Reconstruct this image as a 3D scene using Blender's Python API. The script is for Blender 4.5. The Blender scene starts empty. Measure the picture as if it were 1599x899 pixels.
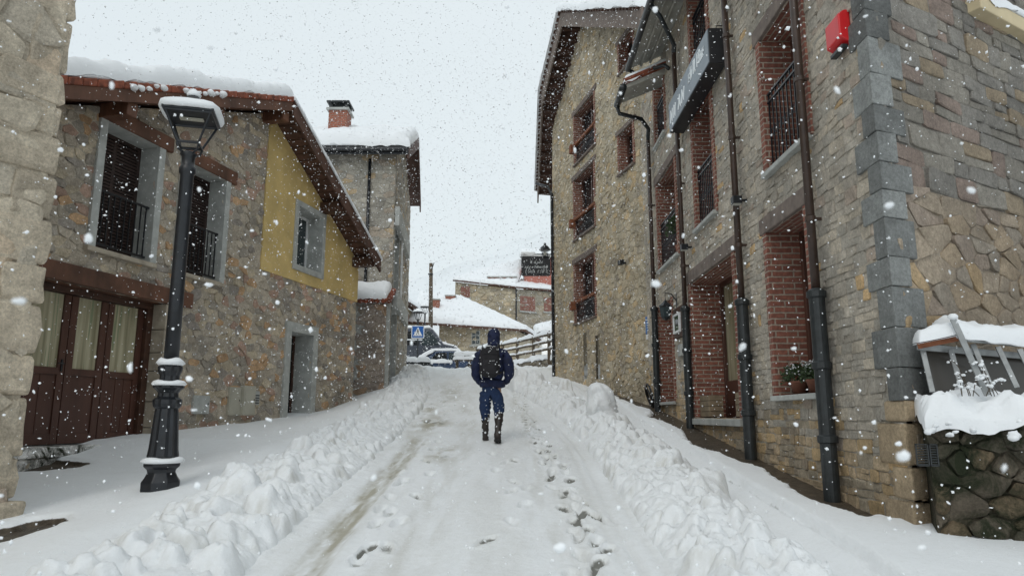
import bpy, bmesh, math, random
import numpy as np
from mathutils import Vector, Matrix
R = math.radians
C = bpy.context.scene.collection
random.seed(7)
NP = np.random.default_rng(11)

# ------------------------------------------------------------------ camera
FPX, PITCH, EYE = 1100.0, R(10.3), 1.6
cam_d = bpy.data.cameras.new("camera"); cam = bpy.data.objects.new("camera", cam_d); C.objects.link(cam)
cam.location = (0, 0, EYE); cam.rotation_euler = (R(90) + PITCH, 0, 0)
cam_d.sensor_width = 36; cam_d.lens = FPX / 1599 * 36; cam_d.clip_end = 2000; cam_d.clip_start = 0.05
cam_d.dof.use_dof = True; cam_d.dof.focus_distance = 10.5; cam_d.dof.aperture_fstop = 6.5
bpy.context.scene.camera = cam
CP, SP = math.cos(PITCH), math.sin(PITCH)
def ray(px, py):                    # direction of sight at unit distance along +y
    a, b = px - 799.5, 449.5 - py
    fw = FPX * CP - b * SP
    return a / fw, (FPX * SP + b * CP) / fw
def at(px, py, y):
    a, b = ray(px, py)
    return Vector((a * y, y, EYE + b * y))

# ------------------------------------------------------------------ materials
def new_mat(name):
    m = bpy.data.materials.new(name); m.use_nodes = True
    nt = m.node_tree; b = nt.nodes["Principled BSDF"]
    return m, nt, b
def N(nt, t, **kw):
    n = nt.nodes.new(t)
    for k, v in kw.items():
        if k in n.inputs: n.inputs[k].default_value = v
        else: setattr(n, k, v)
    return n
def mixc(nt, fac, a, b, mode='MIX'):
    n = nt.nodes.new('ShaderNodeMix'); n.data_type = 'RGBA'; n.blend_type = mode
    for s, v in ((0, fac), (6, a), (7, b)):
        if hasattr(v, 'links'): nt.links.new(v, n.inputs[s])
        else: n.inputs[s].default_value = v if s == 0 else (*v, 1) if len(v) == 3 else v
    return n.outputs[2]
def ramp(nt, src, p0, p1, c0=(0, 0, 0, 1), c1=(1, 1, 1, 1)):
    r = nt.nodes.new('ShaderNodeValToRGB')
    r.color_ramp.elements[0].position = p0; r.color_ramp.elements[1].position = p1
    r.color_ramp.elements[0].color = c0; r.color_ramp.elements[1].color = c1
    nt.links.new(src, r.inputs[0]); return r.outputs[0]
def noise(nt, scale, detail=6, rough=.6, vec=None, dist=0):
    n = N(nt, 'ShaderNodeTexNoise', Scale=scale, Detail=detail, Roughness=rough, Distortion=dist)
    if vec is None:
        g = nt.nodes.new('ShaderNodeNewGeometry'); vec = g.outputs['Position']
    nt.links.new(vec, n.inputs['Vector']); return n.outputs['Fac']
def bump(nt, b, h, strength=.5, dist=.01, prev=None):
    n = N(nt, 'ShaderNodeBump', Strength=strength, Distance=dist)
    nt.links.new(h, n.inputs['Height'])
    if prev: nt.links.new(prev, n.inputs['Normal'])
    nt.links.new(n.outputs[0], b.inputs['Normal']); return n.outputs[0]

def plain(name, col, rough=.7, var=.25, scale=6, bmp=.3, bdist=.004, metal=0, bscale=None, streak=False):
    m, nt, b = new_mat(name)
    tc = nt.nodes.new('ShaderNodeTexCoord'); vec = tc.outputs['Object']
    if streak:
        mp = N(nt, 'ShaderNodeMapping'); mp.inputs['Scale'].default_value = (1, 1, .12) if streak == 'z' else (1, .12, .12)
        nt.links.new(vec, mp.inputs[0]); vec = mp.outputs[0]
    f = noise(nt, scale, vec=vec)
    lo = tuple(c * (1 - var) for c in col); hi = tuple(min(1, c * (1 + var)) for c in col)
    nt.links.new(mixc(nt, ramp(nt, f, .3, .7), lo, hi), b.inputs['Base Color'])
    b.inputs['Roughness'].default_value = rough; b.inputs['Metallic'].default_value = metal
    bump(nt, b, noise(nt, bscale or scale * 5, vec=vec), bmp, bdist)
    return m
def stone_mat(name, wet=.25, mossy=0):
    m, nt, b = new_mat(name)
    a = N(nt, 'ShaderNodeAttribute', attribute_name='col')
    f1 = noise(nt, 8, 10, .72); f2 = noise(nt, 38, 8, .8); f3 = noise(nt, 1.1, 4)
    c = mixc(nt, 1.0, a.outputs['Color'], ramp(nt, f1, .25, .75, (.84, .83, .81, 1), (1.62, 1.61, 1.59, 1)), 'MULTIPLY')
    c = mixc(nt, 1.0, c, ramp(nt, f2, .3, .72, (.66, .65, .64, 1), (1.5, 1.49, 1.47, 1)), 'MULTIPLY')
    c = mixc(nt, 1.0, c, ramp(nt, f3, .35, .65, (1 - wet, 1 - wet, 1 - wet, 1), (1.1, 1.1, 1.1, 1)), 'MULTIPLY')
    if mossy:
        g = nt.nodes.new('ShaderNodeNewGeometry')
        mm = ramp(nt, noise(nt, 3.4, 8, .75, dist=.8), .42, .60)
        c = mixc(nt, mm, c, (.022, .028, .012))
    nt.links.new(c, b.inputs['Base Color'])
    b.inputs['Roughness'].default_value = .82
    b.inputs['Specular IOR Level'].default_value = .3
    p = bump(nt, b, noise(nt, 13, 10, .75), 1.0, .035)
    bump(nt, b, noise(nt, 60, 6, .75), 1.0, .010, p)
    return m
def brick_mat(name, c1, c2, mortar, w=.24, h=.062):
    m, nt, b = new_mat(name)
    uv = nt.nodes.new('ShaderNodeUVMap'); uv.uv_map = 'UVMap'
    t = N(nt, 'ShaderNodeTexBrick', Scale=1.0)
    t.inputs['Color1'].default_value = (*c1, 1); t.inputs['Color2'].default_value = (*c2, 1); t.inputs['Mortar'].default_value = (*mortar, 1)
    t.inputs['Brick Width'].default_value = w; t.inputs['Row Height'].default_value = h
    t.inputs['Mortar Size'].default_value = .011; t.inputs['Mortar Smooth'].default_value = .3
    d = N(nt, 'ShaderNodeTexNoise', Scale=14.0); nt.links.new(uv.outputs[0], d.inputs['Vector'])
    vm = N(nt, 'ShaderNodeVectorMath', operation='MULTIPLY_ADD')
    nt.links.new(d.outputs['Color'], vm.inputs[0]); vm.inputs[1].default_value = (.012, .012, 0); nt.links.new(uv.outputs[0], vm.inputs[2])
    nt.links.new(vm.outputs[0], t.inputs['Vector'])
    f = noise(nt, 20, 6, .7)
    c = mixc(nt, 1.0, t.outputs['Color'], ramp(nt, f, .3, .75, (.55, .55, .55, 1), (1.35, 1.3, 1.25, 1)), 'MULTIPLY')
    nt.links.new(c, b.inputs['Base Color']); b.inputs['Roughness'].default_value = .85
    inv = N(nt, 'ShaderNodeMath', operation='SUBTRACT'); inv.inputs[0].default_value = 1; nt.links.new(t.outputs['Fac'], inv.inputs[1])
    p = bump(nt, b, inv.outputs[0], .9, .012); bump(nt, b, noise(nt, 60, 4), .5, .004, p)
    return m
def snow_mat(name, tint=(.87, .89, .91), ground=False):
    m, nt, b = new_mat(name)
    f = noise(nt, 3, 5)
    c = mixc(nt, ramp(nt, f, .3, .7), tuple(t * .965 for t in tint), tint)
    if ground:
        a = N(nt, 'ShaderNodeAttribute', attribute_name='col')
        sep = nt.nodes.new('ShaderNodeSeparateColor'); nt.links.new(a.outputs['Color'], sep.inputs[0])
        fine = noise(nt, 14, 8, .75)
        def dirtmask(ch, gain):
            ad = N(nt, 'ShaderNodeMath', operation='MULTIPLY_ADD'); nt.links.new(fine, ad.inputs[0]); ad.inputs[1].default_value = gain
            nt.links.new(ch, ad.inputs[2])
            sb = N(nt, 'ShaderNodeMath', operation='SUBTRACT'); nt.links.new(ad.outputs[0], sb.inputs[0]); sb.inputs[1].default_value = gain * .5
            cl = N(nt, 'ShaderNodeClamp'); nt.links.new(sb.outputs[0], cl.inputs[0]); return cl.outputs[0]
        # red channel: slush tint, green: dark wet print, blue: bare wet paving
        c = mixc(nt, dirtmask(sep.outputs[0], .5), c, (.43, .405, .33))
        c = mixc(nt, ramp(nt, dirtmask(sep.outputs[1], .9), .35, .75), c, (.20, .20, .18))
        pv = mixc(nt, ramp(nt, noise(nt, 9, 7, .7), .35, .65), (.035, .028, .02), (.12, .095, .07))
        wetf = ramp(nt, dirtmask(sep.outputs[2], .35), .45, .55)
        c = mixc(nt, wetf, c, pv)
        rr = mixc(nt, wetf, (.65, .65, .65), (.4, .4, .4)); nt.links.new(rr, b.inputs['Roughness'])
    else:
        b.inputs['Roughness'].default_value = .6
    nt.links.new(c, b.inputs['Base Color'])
    b.inputs['Specular IOR Level'].default_value = .25
    p = bump(nt, b, noise(nt, 24, 9, .72), .8 if ground else .5, .016)
    bump(nt, b, noise(nt, 160, 4, .7), .6, .003, p)
    return m
def glass_mat(name, col=(.02, .022, .025), rough=.06):
    m, nt, b = new_mat(name); b.inputs['Base Color'].default_value = (*col, 1); b.inputs['Roughness'].default_value = rough
    bump(nt, b, noise(nt, 1.5, 2), .15, .02)
    return m
M = dict(
    stone=stone_mat('rubble_stone'), stone_wet=stone_mat('wet_mossy_stone', .45, 1), quoin=stone_mat('dark_quoin', .35),
    far_stone=stone_mat('distant_stone', .1),
    brick=brick_mat('red_brick', (.29, .115, .08), (.19, .07, .05), (.36, .29, .235), .26, .072),
    chimney_brick=brick_mat('orange_brick', (.42, .13, .075), (.32, .09, .05), (.3, .22, .18)),
    snow=snow_mat('fresh_snow'), gsnow=snow_mat('ground_snow', (.88, .90, .915), True),
    wood=plain('varnished_wood', (.115, .05, .028), .65, .6, 7, .7, .006, streak='x'),
    darkwood=plain('dark_wood', (.06, .026, .015), .6, .4, 5, .4, .004),
    shutterwood=plain('dark_shutter', (.028, .014, .011), .6, .4, 5, .3, .003),
    doorwood=plain('red_brown_door', (.075, .031, .021), .42, .25, 4, .2, .002, streak='z'),
    soffit=plain('brown_soffit', (.085, .04, .026), .7, .45, 4, .5, .006),
    greysoffit=plain('grey_soffit', (.36, .35, .31), .8, .2, 3, .2),
    oldwood=plain('weathered_wood', (.10, .075, .05), .8, .4, 5, .5, .006, streak='z'),
    palewood=plain('planter_wood', (.22, .17, .11), .75, .3, 6, .4, .004),
    lintel=plain('concrete_lintel', (.17, .135, .115), .85, .3, 8, .6, .004),
    surround=plain('grey_render', (.40, .41, .39), .85, .2, 5, .5, .003),
    palestone=plain('pale_jamb_stone', (.38, .33, .26), .85, .25, 5, .7, .006),
    yellow=plain('ochre_plaster', (.60, .44, .18), .9, .20, 1.7, .8, .004, bscale=34),
    tile=plain('clay_tile', (.22, .062, .032), .8, .65, 7, .5, .005),
    iron=plain('black_iron', (.012, .014, .018), .38, .4, 8, .4, .003),
    guard=plain('cast_iron_guard', (.02, .024, .026), .42, .4, 9, .5, .003),
    pipe=plain('brown_downpipe', (.05, .03, .022), .4, .3, 6, .2, .002),
    glass=glass_mat('dark_glass'), glass2=glass_mat('teal_glass', (.045, .06, .065), .08),
    metal=plain('galvanised_bar', (.30, .31, .31), .45, .3, 9, .4, .003, metal=.3),
    rust=plain('rust', (.20, .07, .03), .8, .4, 12, .5),
    alarm=plain('red_plastic', (.62, .015, .02), .35, .1, 4, .1),
    blue=plain('blue_plaque', (.05, .16, .42), .4, .1, 4, .05), white=plain('white_paint', (.75, .76, .76), .5, .08, 5, .1),
    sign=plain('slate_blue_board', (.22, .26, .30), .42, .15, 3, .1), black=plain('black_board', (.014, .014, .017), .5, .3, 6, .2),
    letters=plain('pale_lettering', (.80, .84, .86), .6, .1, 6, .1),
    cream=plain('cream_box', (.42, .40, .33), .6, .12, 3, .2),
    beige=plain('beige_fascia', (.60, .50, .32), .8, .12, 3, .3),
    pink=plain('pink_render', (.42, .16, .125), .9, .12, 1, .3), shutter=plain('terracotta_shutter', (.27, .13, .10), .8, .2, 5, .3),
    navy=plain('navy_jacket', (.006, .012, .048), .8, .5, 16, .6, .008), jeans=plain('blue_jeans', (.011, .028, .08), .9, .22, 14, .6, .004),
    pack=plain('black_backpack', (.012, .011, .014), .8, .4, 12, .6, .005), skin=plain('skin', (.45, .27, .19), .6, .1, 8, .1),
    boot=plain('brown_boot', (.022, .015, .012), .5, .4, 12, .5, .004), strap=plain('webbing', (.02, .02, .023), .8, .2, 20, .3),
    leaf=plain('dark_leaf', (.035, .06, .02), .6, .5, 30, .2), twig=plain('twig', (.06, .045, .03), .8, .3, 20, .3),
    pot=plain('terracotta_pot', (.20, .08, .05), .8, .3, 8, .3),
    vanpaint=plain('grey_blue_paint', (.075, .085, .105), .3, .25, 5, .05), carpaint=plain('blue_paint', (.05, .08, .15), .3, .2, 5, .05),
    tyre=plain('rubber', (.015, .015, .015), .8, .2, 10, .2), roadblue=plain('sign_blue', (.01, .10, .36), .4, .05, 4, .05),
    hill=plain('hazy_snow_hill', (.76, .79, .81), .9, .07, .05, 0),
    amber=plain('lamp_glass', (.5, .5, .46), .3, .1, 5, .1),
)
def curtain():
    m, nt, b = new_mat('curtained_glass')
    tc = nt.nodes.new('ShaderNodeNewGeometry')
    mp = N(nt, 'ShaderNodeMapping'); mp.inputs['Scale'].default_value = (3, 3, .15); nt.links.new(tc.outputs['Position'], mp.inputs[0])
    f = noise(nt, 3.2, 3, .5, mp.outputs[0])
    c = mixc(nt, ramp(nt, f, .35, .65), (.20, .18, .10), (.46, .42, .29))
    f2 = noise(nt, 5.5, 2, .5, mp.outputs[0])
    c = mixc(nt, ramp(nt, f2, .60, .66), c, (.20, .23, .13))
    nt.links.new(c, b.inputs['Base Color']); b.inputs['Roughness'].default_value = .55
    b.inputs['Coat Weight'].default_value = .5; b.inputs['Coat Roughness'].default_value = .05
    return m
M['curtain'] = curtain()

class VN:                                            # tileable value noise on numpy arrays
    def __init__(s, seed): s.t = np.random.default_rng(seed).random((256, 256))
    def __call__(s, x, y):
        xi, yi = np.floor(x).astype(int), np.floor(y).astype(int); fx, fy = x - xi, y - yi
        fx, fy = fx * fx * (3 - 2 * fx), fy * fy * (3 - 2 * fy); g = lambda a, b: s.t[a % 256, b % 256]
        return (g(xi, yi) * (1 - fx) + g(xi + 1, yi) * fx) * (1 - fy) + (g(xi, yi + 1) * (1 - fx) + g(xi + 1, yi + 1) * fx) * fy - .5
def fbm(x, y, sc, o=4, seed=1, g=.5):
    v = 0; a = 1
    for k in range(o): v = v + a * VN(seed + k)(x / sc * 2 ** k, y / sc * 2 ** k); a *= g
    return v

# ------------------------------------------------------------------ mesh collector and objects
def W(u, z, d): return (u, d, z)         # plain world frame: (x, z, y)
def clip(poly, nx, ny, c):               # keep nx*x + ny*y <= c
    out = []
    for i in range(len(poly)):
        a, b = poly[i], poly[(i + 1) % len(poly)]
        da, db = nx * a[0] + ny * a[1] - c, nx * b[0] + ny * b[1] - c
        if da <= 0: out.append(a)
        if (da < 0 < db) or (db < 0 < da):
            t = da / (da - db); out.append((a[0] + (b[0] - a[0]) * t, a[1] + (b[1] - a[1]) * t))
    return out
def area(p):
    return abs(sum(p[i][0] * p[(i + 1) % len(p)][1] - p[(i + 1) % len(p)][0] * p[i][1] for i in range(len(p)))) / 2 if len(p) > 2 else 0
def halfplanes(poly):
    s = sum(poly[i][0] * poly[(i + 1) % len(poly)][1] - poly[(i + 1) % len(poly)][0] * poly[i][1] for i in range(len(poly)))
    if s < 0: poly = poly[::-1]
    return [(b[1] - a[1], a[0] - b[0], (b[1] - a[1]) * a[0] + (a[0] - b[0]) * a[1]) for a, b in zip(poly, poly[1:] + poly[:1])]
class MB:
    def __init__(s): s.v = []; s.f = []; s.uv = []; s.c = []
    def add(s, pts, faces, col=(1, 1, 1), uvs=None):
        n = len(s.v); s.v += [tuple(p) for p in pts]; s.c += [col] * len(pts)
        for i, f in enumerate(faces):
            s.f.append(tuple(n + k for k in f)); s.uv.append(uvs[i] if uvs else None)
        return s
    def box(s, T, lo, hi, col=(1, 1, 1)):
        p = [(a, b, c) for a in (lo[0], hi[0]) for b in (lo[1], hi[1]) for c in (lo[2], hi[2])]
        F = [(0, 1, 3, 2), (4, 6, 7, 5), (0, 4, 5, 1), (2, 3, 7, 6), (0, 2, 6, 4), (1, 5, 7, 3)]
        ax = [(2, 1), (2, 1), (0, 2), (0, 2), (0, 1), (0, 1)]
        return s.add([T(*q) for q in p], F, col, [[(p[k][ax[i][0]], p[k][ax[i][1]]) for k in f] for i, f in enumerate(F)])
    def prism(s, T, poly, d0, d1, col=(1, 1, 1)):     # poly in (u, z), extruded along d
        n = len(poly)
        pts = [T(u, z, d0) for u, z in poly] + [T(u, z, d1) for u, z in poly]
        F = [tuple(range(n)), tuple(range(2 * n - 1, n - 1, -1))] + [(i, (i + 1) % n, n + (i + 1) % n, n + i) for i in range(n)]
        return s.add(pts, F, col)
    def tube(s, path, r, n=8, caps=True, col=(1, 1, 1)):
        path = [Vector(p) for p in path]; rs = r if isinstance(r, (list, tuple)) else [r] * len(path)
        rings = []; up = Vector((0, 0, 1))
        for i, p in enumerate(path):
            t = (path[min(i + 1, len(path) - 1)] - path[max(i - 1, 0)]).normalized()
            a = t.cross(up)
            if a.length < 1e-3: a = t.cross(Vector((1, 0, 0)))
            a.normalize(); b = t.cross(a)
            rings.append([p + (a * math.cos(2 * math.pi * k / n) + b * math.sin(2 * math.pi * k / n)) * rs[i] for k in range(n)])
        F = [(i * n + k, i * n + (k + 1) % n, (i + 1) * n + (k + 1) % n, (i + 1) * n + k) for i in range(len(path) - 1) for k in range(n)]
        if caps: F += [tuple(range(n)), tuple(range(len(path) * n - 1, (len(path) - 1) * n - 1, -1))]
        return s.add([q for r_ in rings for q in r_], F, col)
    def lathe(s, base, prof, n=16, col=(1, 1, 1), flute=0):   # prof: (radius, z)
        F = []; pts = []
        for r, z in prof:
            for k in range(n):
                a = 2 * math.pi * k / n; rr = r * (1 - (flute if k % 2 else 0))
                pts.append((base[0] + rr * math.cos(a), base[1] + rr * math.sin(a), base[2] + z))
        for i in range(len(prof) - 1):
            for k in range(n): F.append((i * n + k, i * n + (k + 1) % n, (i + 1) * n + (k + 1) % n, (i + 1) * n + k))
        F += [tuple(range(n)), tuple(range(len(prof) * n - 1, (len(prof) - 1) * n - 1, -1))]
        return s.add(pts, F, col)
    def grid(s, G, col=None):                        # G: rows x cols x 3 array, col same shape
        r, c = G.shape[:2]; n = len(s.v)
        s.v += [tuple(p) for p in G.reshape(-1, 3).tolist()]
        s.c += [tuple(p) for p in col.reshape(-1, 3).tolist()] if col is not None else [(1, 1, 1)] * (r * c)
        for i in range(r - 1):
            for j in range(c - 1):
                s.f.append((n + i * c + j, n + i * c + j + 1, n + (i + 1) * c + j + 1, n + (i + 1) * c + j)); s.uv.append(None)
        return s
ORG = {}
def make(name, mb, mat, parent=None, smooth=False, bevel=0, recalc=True):
    if parent is not None: org = ORG[parent.name]
    else:
        A = np.array(mb.v); org = Vector(((A[:, 0].min() + A[:, 0].max()) / 2, (A[:, 1].min() + A[:, 1].max()) / 2, A[:, 2].min()))
    me = bpy.data.meshes.new(name)
    me.from_pydata([(x - org[0], y - org[1], z - org[2]) for x, y, z in mb.v], [], mb.f)
    ca = me.color_attributes.new('col', 'FLOAT_COLOR', 'POINT')
    ca.data.foreach_set('color', np.c_[np.array(mb.c, dtype=np.float32), np.ones(len(mb.c), np.float32)].ravel())
    if any(u is not None for u in mb.uv):
        l = me.uv_layers.new(name='UVMap'); k = 0; buf = np.zeros((len(me.loops), 2), np.float32)
        for f, u in zip(mb.f, mb.uv):
            if u is not None: buf[k:k + len(f)] = u
            k += len(f)
        l.data.foreach_set('uv', buf.ravel())
    if recalc:
        bm = bmesh.new(); bm.from_mesh(me); bmesh.ops.recalc_face_normals(bm, faces=bm.faces[:]); bm.to_mesh(me); bm.free()
    if smooth: me.polygons.foreach_set('use_smooth', [True] * len(me.polygons))
    me.materials.append(M[mat] if isinstance(mat, str) else mat)
    o = bpy.data.objects.new(name, me); C.objects.link(o)
    if parent is not None: o.parent = parent
    else: o.location = org
    ORG[o.name] = org
    if bevel:
        b = o.modifiers.new('bevel', 'BEVEL'); b.width = bevel; b.segments = 2; b.limit_method = 'ANGLE'
    return o
def tag(o, label=None, cat=None, group=None, kind=None):
    if label: o['label'] = label
    if cat: o['category'] = cat
    if group: o['group'] = group
    if kind: o['kind'] = kind
    return o
def thing(name, loc, label, cat, group=None):
    o = bpy.data.objects.new(name, None); C.objects.link(o); o.location = loc; o.empty_display_size = .2
    ORG[o.name] = Vector(loc); return tag(o, label, cat, group)

class Facade:                                        # u along the wall, z up, d outwards
    def __init__(s, ox, oy, dx, dy, nx, ny):
        l = math.hypot(dx, dy); s.o = (ox, oy); s.t = (dx / l, dy / l); l = math.hypot(nx, ny); s.n = (nx / l, ny / l)
    def P(s, u, z, d=0): return (s.o[0] + s.t[0] * u + s.n[0] * d, s.o[1] + s.t[1] * u + s.n[1] * d, z)
    def hit(s, px, py, d=0):
        a, b = ray(px, py); ox, oy = s.o[0] + s.n[0] * d, s.o[1] + s.n[1] * d
        # a*(oy+ty*u) = ox+tx*u
        u = (ox - a * oy) / (a * s.t[1] - s.t[0]); y = oy + s.t[1] * u
        return u, EYE + b * y
    def rect(s, l, r, top, bot, d=0):                # four measured image points -> upright rectangle on the wall
        us = sorted((s.hit(*l, d)[0], s.hit(*r, d)[0])); zs = sorted((s.hit(*top, d)[1], s.hit(*bot, d)[1]))
        return us[0], us[1], zs[0], zs[1]

# ------------------------------------------------------------------ masonry
def grow(poly, k):                                   # round the corners off
    out = []
    for i in range(len(poly)):
        a, b = poly[i], poly[(i + 1) % len(poly)]
        out += [(a[0] * (1 - k) + b[0] * k, a[1] * (1 - k) + b[1] * k), (a[0] * k + b[0] * (1 - k), a[1] * k + b[1] * (1 - k))]
    return out
def cells(u0, u1, z0, z1, w, h, jit, drop, rnd):
    cols, rows = int((u1 - u0) / w) + 4, int((z1 - z0) / h) + 4
    S = {}
    for j in range(rows):
        for i in range(cols):
            if rnd.random() < drop: continue
            S[(i, j)] = (i - 1.5 + .5 * (j % 2) + rnd.uniform(-jit, jit), j - 1.5 + rnd.uniform(-jit, jit) * .8)
    for (i, j), (x, y) in S.items():
        p = [(x - 1.6, y - 1.6), (x + 1.6, y - 1.6), (x + 1.6, y + 1.6), (x - 1.6, y + 1.6)]
        for di in range(-3, 4):
            for dj in range(-3, 4):
                q = S.get((i + di, j + dj))
                if q is None or (di == 0 and dj == 0): continue
                nx, ny = q[0] - x, q[1] - y
                p = clip(p, nx, ny, (q[0] ** 2 + q[1] ** 2 - x * x - y * y) / 2)
                if len(p) < 3: break
            if len(p) < 3: break
        if len(p) >= 3: yield [(u0 + a * w, z0 + b * h) for a, b in p]
def courses(u0, u1, z0, z1, w, h, jit, drop, rnd):
    z = z0
    while z < z1:
        hh = h * rnd.uniform(.6, 1.45); u = u0 - rnd.random() * w
        while u < u1:
            ww = w * rnd.uniform(.5, 1.6); j = lambda k: rnd.uniform(-k, k)
            if rnd.random() < drop and hh > h * .9:
                m = z + hh * rnd.uniform(.4, .6)
                for a, b in ((z, m), (m, z + hh)): yield [(u + j(.006), a), (u + ww + j(.006), a + j(.006)), (u + ww, b), (u, b + j(.006))]
            else: yield [(u + j(.012), z + j(.01)), (u + ww + j(.012), z + j(.01)), (u + ww + j(.012), z + hh + j(.01)), (u + j(.012), z + hh + j(.01))]
            u += ww
        z += hh
def masonry(mb, F, outline, holes, w, h, pal, gap=.012, depth=.03, jit=.3, drop=.1, style=cells, seed=1, mortar=(.25, .22, .19), d0=0.0, rough=1.0):
    rnd = random.Random(seed); H = halfplanes(outline)
    us = [p[0] for p in outline]; zs = [p[1] for p in outline]; u0, u1, z0, z1 = min(us), max(us), min(zs), max(zs)
    # mortar sheet with the openings left out
    bu = sorted({u0, u1, *[min(max(q, u0), u1) for hl in holes for q in hl[:2]]}); bz = sorted({z0, z1, *[min(max(q, z0), z1) for hl in holes for q in hl[2:]]})
    for a, b in zip(bu, bu[1:]):
        for c, d in zip(bz, bz[1:]):
            if b - a < 1e-4 or d - c < 1e-4: continue
            m = ((a + b) / 2, (c + d) / 2)
            if any(x0 < m[0] < x1 and y0 < m[1] < y1 for x0, x1, y0, y1 in holes): continue
            p = [(a, c), (b, c), (b, d), (a, d)]
            for hp in H: p = clip(p, *hp)
            if len(p) > 2: mb.add([F.P(x, y, d0) for x, y in p], [tuple(range(len(p)))], mortar)
    for p in style(u0, u1, z0, z1, w, h, jit, drop, rnd):
        for hp in H:
            p = clip(p, *hp)
            if len(p) < 3: break
        if len(p) < 3: continue
        for x0, x1, y0, y1 in holes:
            if len(p) < 3: break
            if max(q[0] for q in p) <= x0 or min(q[0] for q in p) >= x1 or max(q[1] for q in p) <= y0 or min(q[1] for q in p) >= y1: continue
            p = max((clip(p, 1, 0, x0), clip(p, -1, 0, -x1), clip(p, 0, 1, y0), clip(p, 0, -1, -y1)), key=area)
        if len(p) < 3 or area(p) < .12 * w * h: continue
        cx, cz = sum(q[0] for q in p) / len(p), sum(q[1] for q in p) / len(p)
        p = grow(p, .15) if style is cells else grow(p, .10)
        col = pal(cx, cz, rnd); dd = depth * rnd.uniform(.45, 1.25)
        tu, tz = rnd.uniform(-.12, .12) * rough, rnd.uniform(-.12, .12) * rough
        rings = []
        for ins, dep in ((gap * .5, -.012), (gap * .75, .55), (gap * 1.2 + .1 * min(w, h), 1.0)):
            rg = []
            for (x, y) in p:
                L = math.hypot(x - cx, y - cz) + 1e-6; k = max(.25, 1 - ins / L)
                jj = gap * .35 * rough
                X, Y = cx + (x - cx) * k + rnd.uniform(-jj, jj), cz + (y - cz) * k + rnd.uniform(-jj, jj)
                dv = d0 + (dep if dep < 0 else max(.002, dd * dep + (X - cx) * tu + (Y - cz) * tz + rnd.uniform(-.12, .12) * depth * dep))
                rg.append(F.P(X, Y, dv))
            rings.append(rg)
        n = len(p); pts = [q for rg in rings for q in rg] + [F.P(cx, cz, d0 + dd * rnd.uniform(.95, 1.25))]
        fs = [(r * n + k, r * n + (k + 1) % n, (r + 1) * n + (k + 1) % n, (r + 1) * n + k) for r in (0, 1) for k in range(n)]
        fs += [(2 * n + k, 2 * n + (k + 1) % n, 3 * n) for k in range(n)]
        mb.add(pts, fs, col)
    return mb
def palette(cols, bright=.18):
    tot = sum(w for w, _ in cols)
    def f(u, z, r):
        t = r.random() * tot
        for w, c in cols:
            t -= w
            if t <= 0: break
        k = 1 + r.uniform(-bright, bright)
        return tuple(x * k for x in c)
    return f
def snow_slab(mb, p00, p10, p11, p01, thick, n=24, m=16, r=.18, seed=0, rough=.12, droop=.06, lump=1.0):
    """thick snow lying on a four-cornered patch, rounded towards its rim"""
    P = [np.array(tuple(p), float) for p in (p00, p10, p11, p01)]
    L1 = (np.linalg.norm(P[1] - P[0]) + np.linalg.norm(P[2] - P[3])) / 2; L2 = (np.linalg.norm(P[3] - P[0]) + np.linalg.norm(P[1] - P[2])) / 2
    n = int(min(110, max(n, L1 / .07))); m = int(min(70, max(m, L2 / .09)))
    ax = lambda n: .5 - .5 * np.cos(np.pi * (.25 * np.linspace(0, 1, n + 1) + .75 * np.linspace(0, 1, n + 1)))
    A, B = np.meshgrid(ax(n), ax(m), indexing='ij'); a, b = A[..., None], B[..., None]
    Q = (P[0] * (1 - a) + P[1] * a) * (1 - b) + (P[3] * (1 - a) + P[2] * a) * b
    e = np.minimum(np.minimum(A, 1 - A) * L1, np.minimum(B, 1 - B) * L2)
    f = np.sqrt(np.clip(1 - np.clip(1 - e / r, 0, 1) ** 2, 0, 1))
    X, Y = A * L1 + seed * 3.1, B * L2 + seed * 1.7; s_ = max(.12, min(.5, thick * 2))
    H = thick * f * (1 + rough * (2.2 * fbm(X, Y, s_ * 2, 2, 300 + seed) + 1.6 * fbm(X, Y, s_ * .6, 3, 310 + seed))) + lump * f * min(.03, thick * .16) * fbm(X, Y, .09, 3, 320 + seed)
    rim = (e < 1e-6) * droop * 2 * fbm(X, Y, .3, 3, 330 + seed)
    top = Q.copy(); top[..., 2] += H + rim; bot = Q.copy(); bot[..., 2] += rim - .006
    mb.grid(top); mb.grid(bot[::-1]); return mb
_bm = bmesh.new(); bmesh.ops.create_icosphere(_bm, subdivisions=2, radius=1); ICV = np.array([v.co[:] for v in _bm.verts]); ICF = [tuple(v.index for v in f.verts) for f in _bm.faces]; _bm.free()
def blob(mb, c, r, seed=0, flat=.75, amp=.5):
    """a small irregular clot of snow"""
    V = ICV; k = 1 + amp * fbm(V[:, 0] + seed * 1.37 + V[:, 2] * .5, V[:, 1] + V[:, 2] * .8, .9, 3, 400)
    V = V * k[:, None] * np.array([1, 1, flat]) * r + np.array(tuple(c)); mb.add(V.tolist(), ICF); return mb
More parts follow.
